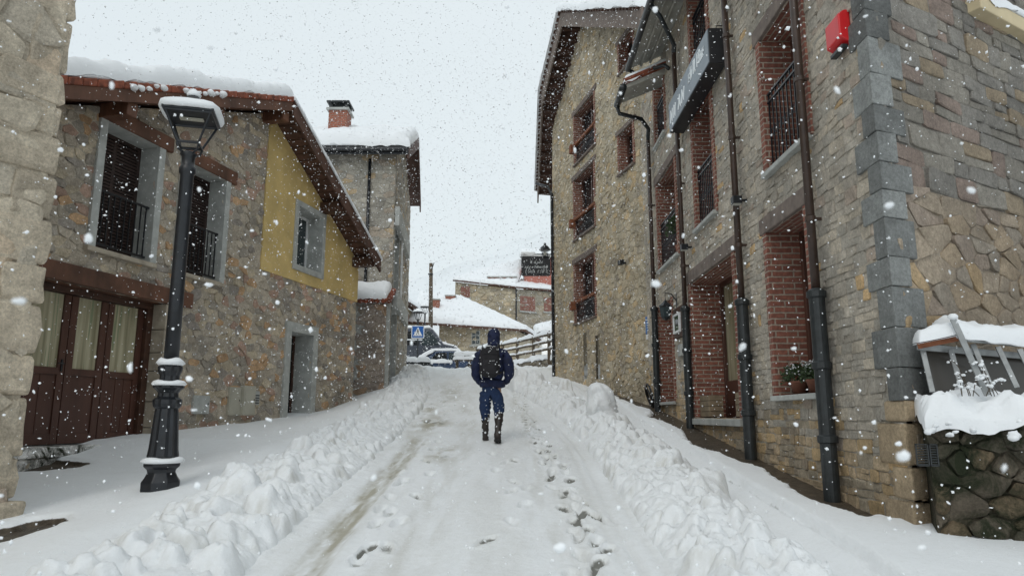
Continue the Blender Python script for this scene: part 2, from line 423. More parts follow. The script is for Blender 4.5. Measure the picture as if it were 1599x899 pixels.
# ------------------------------------------------------------------ ground shape
_ky = np.array([-60, 0, 15, 16, 17, 25.5, 27, 40, 42, 300]); _kz = np.array([-6.6, 0, 1.65, 1.765, 1.90, 3.09, 3.24, 4.2, 4.26, 7.5])
def hroad(y): return np.interp(y, _ky, _kz)
def sstep(a, b, x): t = np.clip((x - a) / (b - a), 0, 1); return t * t * (3 - 2 * t)
def xl_bank(y): return -2.42 - .005 * np.clip(y - 10, 0, 99) ** 2
def xr_bank(y): return 1.60 - .0112 * np.clip(y - 10, 0, 11) ** 2 - .25 * np.clip(y - 21, 0, 6)
def side(x, y):
    s = .13 * sstep(-2.6, -3.3, x)
    s = s + (np.interp(y, [5, 7, 8.6, 9.2, 10.2, 10.9, 12, 15.5, 19, 20.5, 23], [0, -.02, -.06, -.12, -.06, .07, .03, -.13, -.22, -.05, 0]) - .13) * sstep(-3.2, -4.7, x) * (y < 23)
    s = s + .10 * sstep(xr_bank(y) + .55, xr_bank(y) + .85, x)
    return s
def gz(x, y): return float(hroad(y) + side(np.float64(x), np.float64(y)))
def snowline_wall(x, y):            # distance from the foot of the right-hand walls
    return np.where(y < 16, 3.1 - x, (6.94 - .24 * y - x) / 1.028)

# ------------------------------------------------------------------ the right-hand inn
inn = thing('stone_inn', (3.1, 5.62, .7), 'tall grey stone inn with brick-lined windows, four dark downpipes and slate corner stones', 'building')
FI = Facade(3.1, 5.62, 0, 1, -1, 0)                 # street front
FS = Facade(3.1, 5.62, .86, .51, .51, -.86)         # side wall turning away to the right
def R1(l, r, top, bot, d=0): return FI.rect(l, r, top, bot, d)
w_up = R1((1196, 180), (1262, 180), (1190, 62), (1194, 278))
w_low = R1((1208, 480), (1270, 480), (1202, 362), (1216, 618))
door = R1((1083, 520), (1152, 520), (1080, 443), (1088, 652))
w_mid = R1((1088, 300), (1118, 300), (1086, 165), (1092, 357))
w_top = R1((1080, 60), (1106, 60), (1078, -25), (1080, 118))
w_left = R1((1029, 340), (1058, 340), (1028, 287), (1031, 424))
w_small = R1((1024, 180), (1039, 180), (1024, 128), (1023, 236))
door2 = R1((1032, 560), (1053, 560), (1031, 478), (1034, 628))
holes = [w_up, w_low, door, w_mid, w_top, w_left, w_small, door2]
INN_D = .38
pal_inn_c = palette([(5, (.40, .365, .315)), (3, (.36, .335, .295)), (2, (.43, .385, .32)), (.30, (.50, .355, .20)), (.6, (.38, .32, .27))], .09)
pal_low = palette([(3, (.42, .33, .225)), (2, (.36, .31, .24)), (1.5, (.46, .34, .20)), (1, (.31, .26, .20))], .14)
def pal_inn(u, z, r):
    g = .11 * (u + 5.62)
    return pal_low(u, z, r) if z < g + .75 + r.uniform(-.3, .3) else pal_inn_c(u, z, r)
mb = MB()
INN_TOP = 8.95; U_END = 10.4
masonry(mb, FI, [(.02, -.2), (U_END, -.2), (U_END, INN_TOP), (.02, INN_TOP)], holes, .19, .105, pal_inn, gap=.009, depth=.011, style=courses, drop=.3, seed=3, mortar=(.39, .36, .315), rough=1.2)
pal_side = palette([(4, (.30, .25, .195)), (2, (.32, .255, .185)), (2, (.27, .235, .195)), (.4, (.35, .26, .16)), (1, (.28, .23, .19))], .07)
masonry(mb, FS, [(.08, -.5), (7, -.5), (7, 3.55), (.08, 3.55)], [], .24, .155, pal_side, gap=.010, depth=.014, jit=.47, drop=.26, seed=5, mortar=(.27, .23, .185), rough=1.3)
masonry(mb, FS, [(.08, 3.55), (7, 3.55), (7, INN_TOP), (.08, INN_TOP)], [], .34, .17, palette([(3, (.23, .215, .19)), (2, (.205, .195, .18)), (1, (.235, .185, .16)), (1, (.27, .22, .16))], .12), gap=.012, depth=.018, style=courses, drop=.3, seed=6, mortar=(.21, .195, .175), rough=.9)
for z in (INN_TOP,):                                 # closed shell: far walls and top
    mb.add([FI.P(U_END, -.2, 0), FI.P(U_END, z, 0), (9.5, 16.02, z), (9.5, 16.02, -.2)], [(0, 1, 2, 3)], (.27, .25, .21))
    mb.add([(9.5, 16.02, -.2), (9.5, 16.02, z), FS.P(7, z, 0), FS.P(7, -.2, 0)], [(0, 1, 2, 3)], (.27, .25, .21))
    mb.add([FI.P(U_END, z, 0), (9.5, 16.02, z), FS.P(7, z, 0), FI.P(0, z, 0)], [(0, 1, 2, 3)], (.27, .25, .21))
make('wall', mb, 'stone', inn)
# slate quoins alternating long and short up the corner
rq = random.Random(4); mb = MB(); z = 1.72; k = 0
while z < 8.9:
    hh = rq.uniform(.24, .34); a, b = (.34, .20) if k % 2 else (.20, .34)
    a += rq.uniform(-.03, .03); b += rq.uniform(-.03, .03); c = rq.uniform(.65, 1.4)
    col = (.195 * c, .205 * c, .205 * c); g = .003
    # front leaf and side leaf share the arris
    A0 = FI.P(a, 0, .036); A1 = FI.P(a, 0, -.05); Cn = (3.1 - .036, 5.62 - .036 * .6); Bb = FS.P(b, 0, .045); B1 = FS.P(b, 0, -.05); In = FI.P(.05, 0, -.08)
    ring = [(A0[0], A0[1]), Cn, (Bb[0], Bb[1]), (B1[0], B1[1]), (In[0], In[1]), (A1[0], A1[1])]
    ring = [(x + rq.uniform(-.006, .006), y + rq.uniform(-.006, .006)) for x, y in ring]
    n = 6; pts = [(x, y, z + g) for x, y in ring] + [(x, y, z + hh - g) for x, y in ring]
    mb.add(pts, [tuple(range(n)), tuple(range(2 * n - 1, n - 1, -1))] + [(i, (i + 1) % n, n + (i + 1) % n, n + i) for i in range(n)], col)
    z += hh; k += 1
make('quoin_stones', mb, 'quoin', inn, bevel=.007)
rq = random.Random(9); mb = MB(); z = -.2; k = 0           # warmer blocks under them
while z < 1.72:
    hh = min(rq.uniform(.2, .34), 1.73 - z); a, b = (.42, .26) if k % 2 else (.26, .40); c = rq.uniform(.8, 1.15)
    A0 = FI.P(a, 0, .034); A1 = FI.P(a, 0, -.05); Bb = FS.P(b, 0, .042); B1 = FS.P(b, 0, -.05); In = FI.P(.05, 0, -.08)
    ring = [(A0[0], A0[1]), (3.075, 5.605), (Bb[0], Bb[1]), (B1[0], B1[1]), (In[0], In[1]), (A1[0], A1[1])]
    ring = [(x + rq.uniform(-.015, .015), y + rq.uniform(-.015, .015)) for x, y in ring]
    mb.add([(x, y, z + .008) for x, y in ring] + [(x, y, z + hh - .008) for x, y in ring],
           [tuple(range(6)), tuple(range(11, 5, -1))] + [(i, (i + 1) % 6, 6 + (i + 1) % 6, 6 + i) for i in range(6)], (.42 * c, .33 * c, .225 * c)); z += hh; k += 1
make('corner_stones', mb, 'stone', inn, bevel=.02)

def opening(F, parent, rc, depth, kind='window', strip=.12, brick=True, rail=None, lintel=None, sill=True, bars='vertical', frame='doorwood', glass='glass', label=None, split=2, low_panel=0, rail_mat='iron', strip_sides=True, sill_mat='surround', side_mat=None):
    u0, u1, z0, z1 = rc; fw = .07
    fr = MB(); T = F.P
    fr.box(T, (u0, z0, -depth - .06), (u0 + fw, z1, -depth + .02)); fr.box(T, (u1 - fw, z0, -depth - .06), (u1, z1, -depth + .02))
    fr.box(T, (u0 + fw, z1 - fw, -depth - .06), (u1 - fw, z1, -depth + .02)); fr.box(T, (u0 + fw, z0, -depth - .06), (u1 - fw, z0 + fw, -depth + .02))
    for k in range(1, split):
        m = u0 + (u1 - u0) * k / split; fr.box(T, (m - .045, z0 + fw, -depth - .055), (m + .045, z1 - fw, -depth + .03))
    if low_panel: fr.box(T, (u0 + fw, z0 + fw, -depth - .05), (u1 - fw, z0 + low_panel, -depth + .01))
    else:
        m = z0 + (z1 - z0) * .45; fr.box(T, (u0 + fw, m - .03, -depth - .05), (u1 - fw, m + .03, -depth + .01))
    w = make(kind, fr, frame, parent, bevel=.006)
    if label: w['label'] = label
    g = MB().box(T, (u0 + .02, z0 + .02, -depth - .05), (u1 - .02, z1 - .02, -depth - .035)); make('pane', g, glass, w)
    rv = MB()
    rv.box(T, (u0 - .03, z0 - .02, -depth - .08), (u0, z1 + .02, -.002)); rv.box(T, (u1, z0 - .02, -depth - .08), (u1 + .03, z1 + .02, -.002))
    rv.box(T, (u0, z1, -depth - .08), (u1, z1 + .03, -.003)); rv.box(T, (u0, z0 - .03, -depth - .08), (u1, z0, -.003))
    if brick and strip_sides:
        rv.box(T, (u0 - strip, z0 - .02, -.03), (u0 + .002, z1 - .001, .034)); rv.box(T, (u1 - .002, z0 - .02, -.03), (u1 + strip, z1 - .001, .034))
    make('surround', rv, side_mat or ('brick' if brick else 'surround'), w)
    if lintel:
        l = MB().box(T, (u0 - .2, z1 + .001, -.06), (u1 + .2, z1 + lintel, .045)); make('lintel', l, 'lintel', w, bevel=.012)
    if sill:
        l = MB().box(T, (u0 - .08, z0 - .06, -depth + .03), (u1 + .08, z0 - .0, .085)); make('sill', l, sill_mat, w, bevel=.008)
    if rail:
        rb = MB(); zt = z0 + rail
        for zz in (z0 + .07, zt - .10, zt): rb.box(T, (u0 + .005, zz, -.05), (u1 - .005, zz + .022, -.02))
        n = max(3, int((u1 - u0) / .105))
        for k in range(n + 1):
            x = u0 + .03 + (u1 - u0 - .06) * k / n; rb.box(T, (x - .007, z0 + .07, -.042), (x + .007, zt, -.028))
            if k < n:      # small scroll between bars
                x2 = x + (u1 - u0 - .06) / n / 2
                rb.tube([F.P(x2 + .03 * math.cos(q), z0 + rail * .5 + .05 * math.sin(q), -.035) for q in [i * math.pi / 4 for i in range(9)]], .005, 4, False)
        make('railing', rb, rail_mat, w)
    return w
opening(FI, inn, w_up, INN_D, rail=.98, lintel=.20, sill=True)
opening(FI, inn, w_low, INN_D, lintel=.20)
opening(FI, inn, door, INN_D + .12, kind='door', lintel=.22, sill=False, low_panel=.6, glass='curtain')
opening(FI, inn, w_mid, INN_D, rail=.98, lintel=.18)
opening(FI, inn, w_top, INN_D, rail=.98, lintel=.18)
opening(FI, inn, w_left, INN_D, rail=.95, lintel=.18)
opening(FI, inn, w_small, .3, rail=.9, lintel=None)
opening(FI, inn, door2, INN_D, kind='door', lintel=None, low_panel=1.0, glass='glass')
# roof: deep grey eaves with timber edge, gutter; a lower small eave at the far end
mb = MB(); sec = [(-.78, 0), (-.78, .10), (.0, .42), (6.2, 2.6), (6.2, 2.4), (0, .25)]
def eave(F, u0, u1, z, out, rise=.42, thick=.12, inner=4.5):
    b = MB(); pr = [(out, z), (out, z + thick), (-inner, z + thick + rise * (inner + out)), (-inner, z + rise * (inner + out))]
    pts = [F.P(u0, zz, d) for d, zz in pr] + [F.P(u1, zz, d) for d, zz in pr]
    b.add(pts, [(0, 1, 2, 3), (7, 6, 5, 4), (0, 4, 5, 1), (1, 5, 6, 2), (2, 6, 7, 3), (3, 7, 4, 0)]); return b
ze = 8.72
rf = make('roof', eave(FI, -.6, 8.0, ze, .62), 'greysoffit', inn, bevel=.01)
rf2 = make('roof', eave(FI, 7.55, 8.25, 8.06, .80, inner=.3), 'greysoffit', inn, bevel=.01)
mb = MB()
for u in (7.56, 7.74, 7.92, 8.10, 8.22): mb.tube([FI.P(u, 8.20, .84), FI.P(u, 8.62, -.1)], .07, 8)
ms = MB()
for k in range(2): ms.box(FI.P, (-.6, ze + .03 + .07 * k, .40 - k * .2), (7.99, ze + .09 + .085 * k, .44 - k * .2))
make('soffit_moulding', ms, 'greysoffit', rf, bevel=.006)
make('tile_edge', mb, 'tile', rf2)
mb = MB()
mb.tube([FI.P(-.6, ze + .03, .68), FI.P(8.05, ze + .0, .68)], .065, 10)
mb.tube([FI.P(8.05, ze + .0, .68), FI.P(8.05, ze - .1, .5), FI.P(7.2, ze - .35, .1), FI.P(7.05, ze - .5, .07)], .04, 8)
mb.tube([FI.P(7.5, 8.06, .88), FI.P(8.35, 8.06, .88)], .075, 10)
pass
make('gutter', mb, 'guard', inn, smooth=True)
mb = MB()
q = lambda u, d: FI.P(u, ze + .12 + .42 * (.62 - d), d)
snow_slab(mb, q(-.6, .68), q(8.05, .68), q(8.05, -4.4), q(-.6, -4.4), .26, seed=1)
q = lambda u, d: FI.P(u, ze - .10 + .42 * (.42 - d), d)
q = lambda u, d: FI.P(u, 8.20 + .42 * (.80 - d), d)
snow_slab(mb, q(7.5, .86), q(8.3, .86), q(8.3, -.2), q(7.5, -.2), .2, seed=2)
make('roof_snow', mb, 'snow', inn, smooth=True)
# downpipes with cast iron guards at the foot
def downpipe(pxy_top, pxy_gr, pxy_bot, ztop, rg=.075, side_off=.11):
    u, zg = FI.hit(*pxy_gr, side_off); ub, zb = FI.hit(*pxy_bot, side_off); u = (u + ub) / 2
    ut = FI.hit(*pxy_top, side_off)[0]; u = (u + ut) / 2
    b = MB(); b.tube([FI.P(u, zg - .05, side_off), FI.P(u, ztop, side_off)], .043, 12)
    p = make('downpipe', b, 'pipe', inn, smooth=True)
    g = MB(); x, y, _ = FI.P(u, 0, side_off); zb = gz(x, y) - .12
    pr = []
    L = zg - zb
    for k in range(3):
        a = L * k / 3; pr += [(rg, a), (rg, a + L / 3 - .08), (rg + .018, a + L / 3 - .07), (rg + .018, a + L / 3 - .012), (rg, a + L / 3)]
    pr += [(rg * .9, L + .01), (.045, L + .02)]
    g.lathe((x, y, zb), pr, 18)
    make('pipe_guard', g, 'guard', p)
    for zz in np.arange(zg + .7, ztop - .2, 1.5): make('bracket', MB().lathe((x, y, zz), [(.052, 0), (.052, .05)], 12).box(FI.P, (u - .012, zz + .01, 0), (u + .012, zz + .04, side_off)), 'pipe', p)
    return u
uP4 = downpipe((1250, 100), (1270, 455), (1296, 765), ze - .05)
uP3 = downpipe((1140, 60), (1153, 470), (1164, 695), ze - .05)
uP2 = downpipe((1060, 200), (1068, 480), (1073, 650), ze - .45, .065)
uP1 = downpipe((1014, 250), (1021, 480), (1025, 625), 7.55, .065)
make('gutter_elbow', MB().tube([FI.P(8.3, 8.0, .88), FI.P(8.32, 7.86, .84), FI.P(8.5, 7.82, .35), FI.P(uP1 - .15, 7.76, .12), FI.P(uP1, 7.66, .11), FI.P(uP1, 7.5, .11)], .045, 8), 'guard', inn, smooth=True)
make('gutter_elbow', MB().tube([FI.P(uP2 - .75, ze - .02, .66), FI.P(uP2 - .7, ze - .2, .5), FI.P(uP2 - .1, ze - .42, .12), FI.P(uP2, ze - .52, .11), FI.P(uP2, ze - .65, .11)], .043, 8), 'guard', inn, smooth=True)
# beige fascia of the lower side roof, top right corner
ub, zb = FS.hit(1548, 0, .3)
mb = MB(); mb.box(FS.P, (ub + .16, zb + .06, -.02), (ub + 5, zb + .22, .14))
make('fascia', mb, 'beige', inn, bevel=.01)
mb = MB(); q = lambda u, d: FS.P(u, zb + .23, d)
snow_slab(mb, q(ub + .15, .15), q(ub + 5, .15), q(ub + 5, .02), q(ub + .15, .02), .2, seed=3)
make('fascia_snow', mb, 'snow', inn, smooth=True)

# ------------------------------------------------------------------ things on the inn
# board sign
sx0, sz0 = FI.hit(1118, 98, .2); sx1, _ = FI.hit(1054, 205, .2); ztop = FI.hit(1118, 38, .2)[1]
sg = thing('inn_sign', FI.P(sx0, sz0, 0), 'long slate blue board with pale lettering fixed high on the inn front', 'sign')
D0 = .04; D1 = .30
mb = MB().box(FI.P, (sx0, sz0, D0), (sx1, ztop, D1 - .012)); make('case', mb, 'black', sg, bevel=.008)
mb = MB().box(FI.P, (sx0 + .015, sz0 + .015, D1 - .012), (sx1 - .015, ztop - .015, D1)); make('face', mb, 'sign', sg)
def scrawl(T, u0, u1, z0, z1, d, rnd, mb, w=.012, flip=False, slant=.15):
    """strokes like the half readable script of the board: loops, stems and bars of varying height"""
    u = u0; sgn = 1
    while u < u1 - (z1 - z0) * .3:
        h = z1 - z0; cw = h * rnd.uniform(.35, .6); k = rnd.choice('lonamertsid'); hh = h if k in 'lotd' else h * .62
        X = lambda a, b: T(u0 + u1 - (u + a * cw + b * slant * h) if flip else u + a * cw + b * slant * h, z0 + b * hh, d)
        st = {'l': [[(0, 0), (0, 1)], [(0, 0), (.7, 0)]], 'o': [[(.5 + .45 * math.cos(t), .5 + .5 * math.sin(t)) for t in np.linspace(0, 6.3, 11)]],
              'n': [[(0, 0), (0, 1), (.7, 0), (.7, 1)]], 'a': [[(0, 0), (.4, 1), (.8, 0)], [(.2, .4), (.6, .4)]], 'm': [[(0, 0), (0, 1), (.4, .4), (.8, 1), (.8, 0)]],
              'e': [[(.7, 1), (0, 1), (0, 0), (.7, 0)], [(0, .5), (.6, .5)]], 'r': [[(0, 0), (0, 1), (.6, 1), (.6, .55), (0, .5), (.7, 0)]],
              't': [[(.4, 0), (.4, 1)], [(0, 1), (.8, 1)]], 's': [[(.7, .9), (.2, 1), (.05, .7), (.65, .35), (.5, 0), (0, .08)]], 'i': [[(.3, 0), (.3, 1)]],
              'd': [[(0, 0), (0, 1), (.5, .9), (.7, .5), (.5, .1), (0, 0)]]}[k]
        for s_ in st: mb.tube([X(*p) for p in s_], w / 2, 4)
        u += cw + h * .16
        if rnd.random() < .16: u += h * .35
rn = random.Random(5); mb = MB(); L = sx1 - sx0
scrawl(FI.P, sx0 + .12, sx0 + L * .44, sz0 + .24, sz0 + .44, D1 + .002, rn, mb, .026, flip=True)
scrawl(FI.P, sx0 + L * .52, sx1 - .15, sz0 + .12, sz0 + .46, D1 + .002, rn, mb, .032, flip=True)
make('lettering', mb, 'letters', sg)
for u in (sx0 + .15, sx1 - .3): make('bracket', MB().tube([FI.P(u, ztop, .12), FI.P(u, ztop + .12, .12), FI.P(u, ztop + .12, .0)], .008, 6), 'iron', sg)
# red alarm box
u0, u1, z0, z1 = FI.rect((1290, 55), (1313, 55), (1300, 26), (1300, 80), .1)
al = thing('alarm_box', FI.P((u0 + u1) / 2, z0, 0), 'bright red alarm box high on the inn wall near the slate corner', 'alarm box')
mb = MB(); a = .01; pr = [(0, z0 - .01), (.11, z0 + .05), (.11, z1 - .04), (.05, z1), (0, z1)]
mb.add([FI.P(u0, z, d) for d, z in pr] + [FI.P(u1, z, d) for d, z in pr], [(0, 1, 2, 3, 4), (9, 8, 7, 6, 5)] + [(i, (i + 1) % 5, 5 + (i + 1) % 5, 5 + i) for i in range(5)])
make('cover', mb, 'alarm', al, bevel=.012)
mb = MB().box(FI.P, (u0 + .02, z0 - .05, 0.03), (u1 - .02, z0 - .012, .09)); make('base', mb, 'guard', al, bevel=.006)
# two small black spotlights
for (px, py), d, lab in (((1071, 386), .12, 'small black spotlight on the inn wall just left of the wooden planter doorway'), ((1151, 313), .14, 'small black spotlight on the inn wall beside the long board sign, higher of two')):
    u, z = FI.hit(px, py, d); s = thing('spotlight', FI.P(u, z, 0), lab, 'spotlight')
    make('housing', MB().box(FI.P, (u - .06, z - .05, .09), (u + .06, z + .05, .21)), 'iron', s, bevel=.008)
    make('lens', MB().box(FI.P, (u - .045, z - .058, .10), (u + .045, z - .051, .20)), 'amber', s)
    make('arm', MB().box(FI.P, (u - .015, z - .015, 0), (u + .015, z + .015, .09)), 'iron', s)
# hanging wall lantern above the second doorway
u, z = FI.hit(1040, 500, .22); x, y, _ = FI.P(u, 0, .22)
ln = thing('wall_lantern', FI.P(u, z, 0), 'black wrought iron wall lantern between two downpipes on the inn', 'lantern')
mb = MB(); mb.tube([FI.P(u, z + .35, 0), FI.P(u, z + .50, .1), FI.P(u, z + .52, .22), (x, y, z + .36)], .012, 6); mb.box(FI.P, (u - .03, z + .2, 0), (u + .03, z + .5, .015))
mb.tube([FI.P(u, z + .2, .01), FI.P(u, z + .28, .14), FI.P(u, z + .44, .05)], .008, 5)
make('bracket', mb, 'iron', ln)
make('body', MB().lathe((x, y, z), [(.02, 0), (.07, .03), (.085, .05), (.11, .25), (.13, .27), (.05, .34), (.02, .38)], 6), 'iron', ln)
make('pane', MB().lathe((x, y, z), [(.088, .06), (.112, .24)], 6), 'glass2', ln)
# blue plaque and notice board
u0, u1, z0, z1 = FI.rect((1010, 508), (1020, 508), (1016, 492), (1016, 522), .02)
FR = Facade(3.1, 16, -.24, 1, -1, -.24)
ua, za = FR.hit(1020, 506, .03)
pq = thing('blue_plaque', FR.P(ua, za - .3, 0), 'blue and white plaque beside the farthest downpipe', 'plaque')
make('board', MB().box(FR.P, (ua - .05, za - .18, .01), (ua + .42, za + .22, .03)), 'blue', pq, bevel=.004)
make('caption', MB().box(FR.P, (ua - .05, za - .30, .011), (ua + .42, za - .19, .028)), 'white', pq)
mb = MB()
for k in range(5): mb.box(FR.P, (ua + .02, za + .13 - k * .06, .03), (ua + .34, za + .145 - k * .06, .033))
make('lettering', mb, 'letters', pq)
u0, u1, z0, z1 = FI.rect((1052, 505), (1060, 505), (1055, 490), (1056, 520), .1)
nb = thing('notice_case', FI.P(u0, z0, 0), 'small green menu case with white frame on a dark wooden backing', 'notice board')
um = (u0 + u1) / 2; u0, u1 = um - .24, um + .24
make('backing', MB().box(FI.P, (u0 - .1, z0 - .08, .0), (u1 + .1, z1 + .12, .07)), 'darkwood', nb, bevel=.008)
mb = MB()
for b in (((u0, z0, .07), (u0 + .04, z1, .11)), ((u1 - .04, z0, .07), (u1, z1, .11)), ((u0 + .04, z0, .07), (u1 - .04, z0 + .04, .11)), ((u0 + .04, z1 - .04, .07), (u1 - .04, z1, .11))): mb.box(FI.P, *b)
make('frame', mb, 'white', nb, bevel=.004)
make('menu', MB().box(FI.P, (u0 + .04, z0 + .04, .07), (u1 - .04, z1 - .04, .085)), 'leaf', nb)
make('menu_page', MB().box(FI.P, (u0 + .11, z0 + .14, .085), (u1 - .11, z1 - .1, .09)), 'glass2', nb)
make('letter_flap', MB().box(FI.P, (um - .14, z0 - .42, .0), (um + .14, z0 - .2, .06)), 'surround', nb, bevel=.01)
# doorstep, planters, flower pot, coiled ring
u0, u1, z0, z1 = door
gy = gz(3.0, 5.62 + u0)
make('doorstep', MB().box(FI.P, (u0 - .15, z0 - .11, -.36), (u1 + .15, z0 - .01, .09)), 'surround', inn, bevel=.01)
def planter(u, z, w, d0, lab):
    t = thing('wooden_planter', FI.P(u + w / 2, z, d0), lab, 'planter', 'planters in the inn doorway'); mb = MB()
    for k in range(4):
        zz = z + .02 + k * .085
        for a, b in (((u, zz, d0 + .2), (u + w, zz + .078, d0 + .22)), ((u, zz, d0 - .0), (u + w, zz + .078, d0 + .02)), ((u, zz, d0 + .02), (u + .02, zz + .078, d0 + .2)), ((u + w - .02, zz, d0 + .02), (u + w, zz + .078, d0 + .2))): mb.box(FI.P, a, b)
    make('slats', mb, 'palewood', t, bevel=.003); make('soil', MB().box(FI.P, (u + .02, z + .02, d0 + .02), (u + w - .02, z + .3, d0 + .2)), 'twig', t)
planter(u1 - .62, z0 + .0, .58, -.26, 'wider slatted wooden planter at the far side of the inn doorway')
planter(u0 + .10, z0 + .0, .30, -.26, 'narrow slatted wooden planter tucked behind the downpipe in the inn doorway')
def leaves(mb, c, rad, n, rnd, size=.03, flat=.8):
    for _ in range(n):
        a, b = rnd.uniform(0, 6.28), math.acos(rnd.uniform(-.4, 1)); r = rad * rnd.uniform(.35, 1) ** .6
        p = Vector(c) + Vector((r * math.sin(b) * math.cos(a), r * math.sin(b) * math.sin(a), r * flat * math.cos(b)))
        t = Vector((rnd.uniform(-1, 1), rnd.uniform(-1, 1), rnd.uniform(-.6, 1))).normalized(); s = t.cross(Vector((rnd.random(), rnd.random(), rnd.random()))).normalized()
        L = size * rnd.uniform(.6, 1.4)
        mb.add([p, p + t * L * .5 + s * L * .35, p + t * L, p + t * L * .5 - s * L * .35], [(0, 1, 2, 3)])
u0, u1, z0, z1 = w_low; rn = random.Random(12)
for k, (uu, rad, lab) in enumerate(((u1 - .30, .19, 'bushy evergreen pot plant at the far end of the low inn window sill'), (u1 - .75, .15, 'smaller evergreen pot plant behind the downpipe on the low inn window sill'))):
    t = thing('potted_plant', FI.P(uu, z0, -.12), lab, 'pot plant', 'plants on the low inn sill')
    x, y, _ = FI.P(uu, 0, -.12)
    make('pot', MB().lathe((x, y, z0 + .005), [(.07, 0), (.1, .12), (.11, .13), (.11, .15)], 14), 'pot', t, smooth=True)
    mb = MB(); leaves(mb, (x, y, z0 + .2), rad, 700, rn, .035); make('foliage', mb, 'leaf', t, recalc=False)
    mb = MB(); leaves(mb, (x, y, z0 + .26), rad * .95, 60, rn, .03); make('snow_dusting', mb, 'snow', t, recalc=False)
for rc, n, lab in ((w_left, 500, 'leafy plant hanging behind the railing of the left inn balcony'),):
    u0, u1, z0, z1 = rc; x, y, _ = FI.P(u0 + .3, 0, -.12)
    t = thing('balcony_plant', (x, y, z0), lab, 'plant')
    make('pot', MB().lathe((x, y, z0 + .005), [(.08, 0), (.12, .22)], 12), 'pot', t, smooth=True)
    mb = MB(); leaves(mb, (x, y, z0 + .55), .26, n, rn, .06, 1.2); make('foliage', mb, 'leaf', t, recalc=False)
# dark cable ring leaning at the foot of the farthest downpipe
u, z = FI.hit(1012, 612, .15); x, y, _ = FI.P(u, 0, .15); zg_ = gz(x, y)
mb = MB(); mb.tube([FI.P(u + .05 + .23 * math.cos(t), zg_ + .24 + .25 * math.sin(t), .1 + .06 * math.sin(t)) for t in np.linspace(0, 6.28, 20)], .022, 6)
mb.tube([FI.P(u + .05 + .19 * math.cos(t), zg_ + .22 + .2 * math.sin(t), .13 + .06 * math.sin(t)) for t in np.linspace(0, 6.28, 20)], .018, 6)
tag(make('hose_coil', mb, 'iron', None, smooth=True), 'dark coiled hose leaning at the foot of the farthest downpipe', 'hose')

# ------------------------------------------------------------------ the gabled house beyond the inn
far = thing('gabled_house', (3.1, 16, 1.8), 'tall buff stone house with wide brown gable eaves, hanging lantern sign at its corner', 'house')
zr = lambda px, py, d=0: FR.hit(px, py, d)
UC = 7.2
pk_u, pk_z = FR.hit(877, 18, .6); nr_u, nr_z = FR.hit(1003, 12, .6); fr_u, fr_z = FR.hit(847, 142, .6)
def r2(l, r, t, b): return FR.rect(l, r, t, b)
W2 = [r2((898, 210), (929, 200), (896.5, 183), (899, 258)), r2((898, 330), (929, 320), (897, 283), (899, 375)), r2((899, 460), (930, 450), (899, 412), (900, 505))]
S2 = [r2((968, 240), (990, 240), (967, 212), (970, 272)), r2((968, 90), (990, 90), (967, 70), (969, 116))]
N2 = [r2((911, 550), (917, 550), (911, 520), (911, 592)), r2((930, 550), (937, 550), (930, 524), (930, 592))]
pal_far = palette([(4, (.42, .36, .265)), (3, (.38, .335, .255)), (1.2, (.45, .35, .22)), (1, (.34, .30, .24)), (1, (.46, .41, .32))], .1)
mb = MB(); sl = (pk_z - nr_z) / (pk_u - nr_u); sf = (fr_z - pk_z) / (fr_u - pk_u)
zw = lambda u: (pk_z - .35 + (u - pk_u) * sl) if u < pk_u else (pk_z - .35 + (u - pk_u) * sf)
masonry(mb, FR, [(-1.6, 1.2), (UC, 1.2), (UC, zw(UC)), (pk_u, zw(pk_u)), (-1.6, zw(-1.6))], W2 + S2 + N2, .20, .14, pal_far, gap=.012, depth=.02, jit=.4, drop=.16, seed=8, mortar=(.38, .335, .26), rough=1.5)
FR2 = Facade(*FR.P(UC, 0, 0)[:2], .06, 1, -1, .06)
masonry(mb, FR2, [(0, 1.5), (4.6, 1.5), (4.6, 9.9), (0, 11.2)], [], .3, .2, pal_far, gap=.014, depth=.03, jit=.3, drop=.1, seed=9, mortar=(.29, .255, .20))
e = FR2.P(4.6, 0, 0); mb.add([(e[0], e[1], 1.5), (e[0], e[1], 10.2), (9, e[1], 10.2), (9, e[1], 1.5)], [(0, 1, 2, 3)], (.3, .26, .2))
for z_ in N2: mb.box(FR.P, (z_[0] - .05, z_[2] - .05, -.3), (z_[1] + .05, z_[3] + .05, -.14), (.16, .14, .11))
make('wall', mb, 'stone', far)
for i, rc in enumerate(W2):
    w = opening(FR, far, rc, .26, rail=.62, lintel=.16, strip=.10, rail_mat='darkwood' if False else 'iron', sill_mat='lintel')
    mb = MB(); u0, u1, z0, z1 = rc; mb.box(FR.P, (u0 - .08, z0 + .60, -.03), (u1 + .12, z0 + .68, .05)); mb.box(FR.P, (u1 - .02, z0 + .40, .0), (u1 + .16, z0 + .66, .16))
    make('flower_box', mb, 'rust', w, bevel=.01)
for rc in S2: opening(FR, far, rc, .22, lintel=.12, strip=.10, sill_mat='lintel')
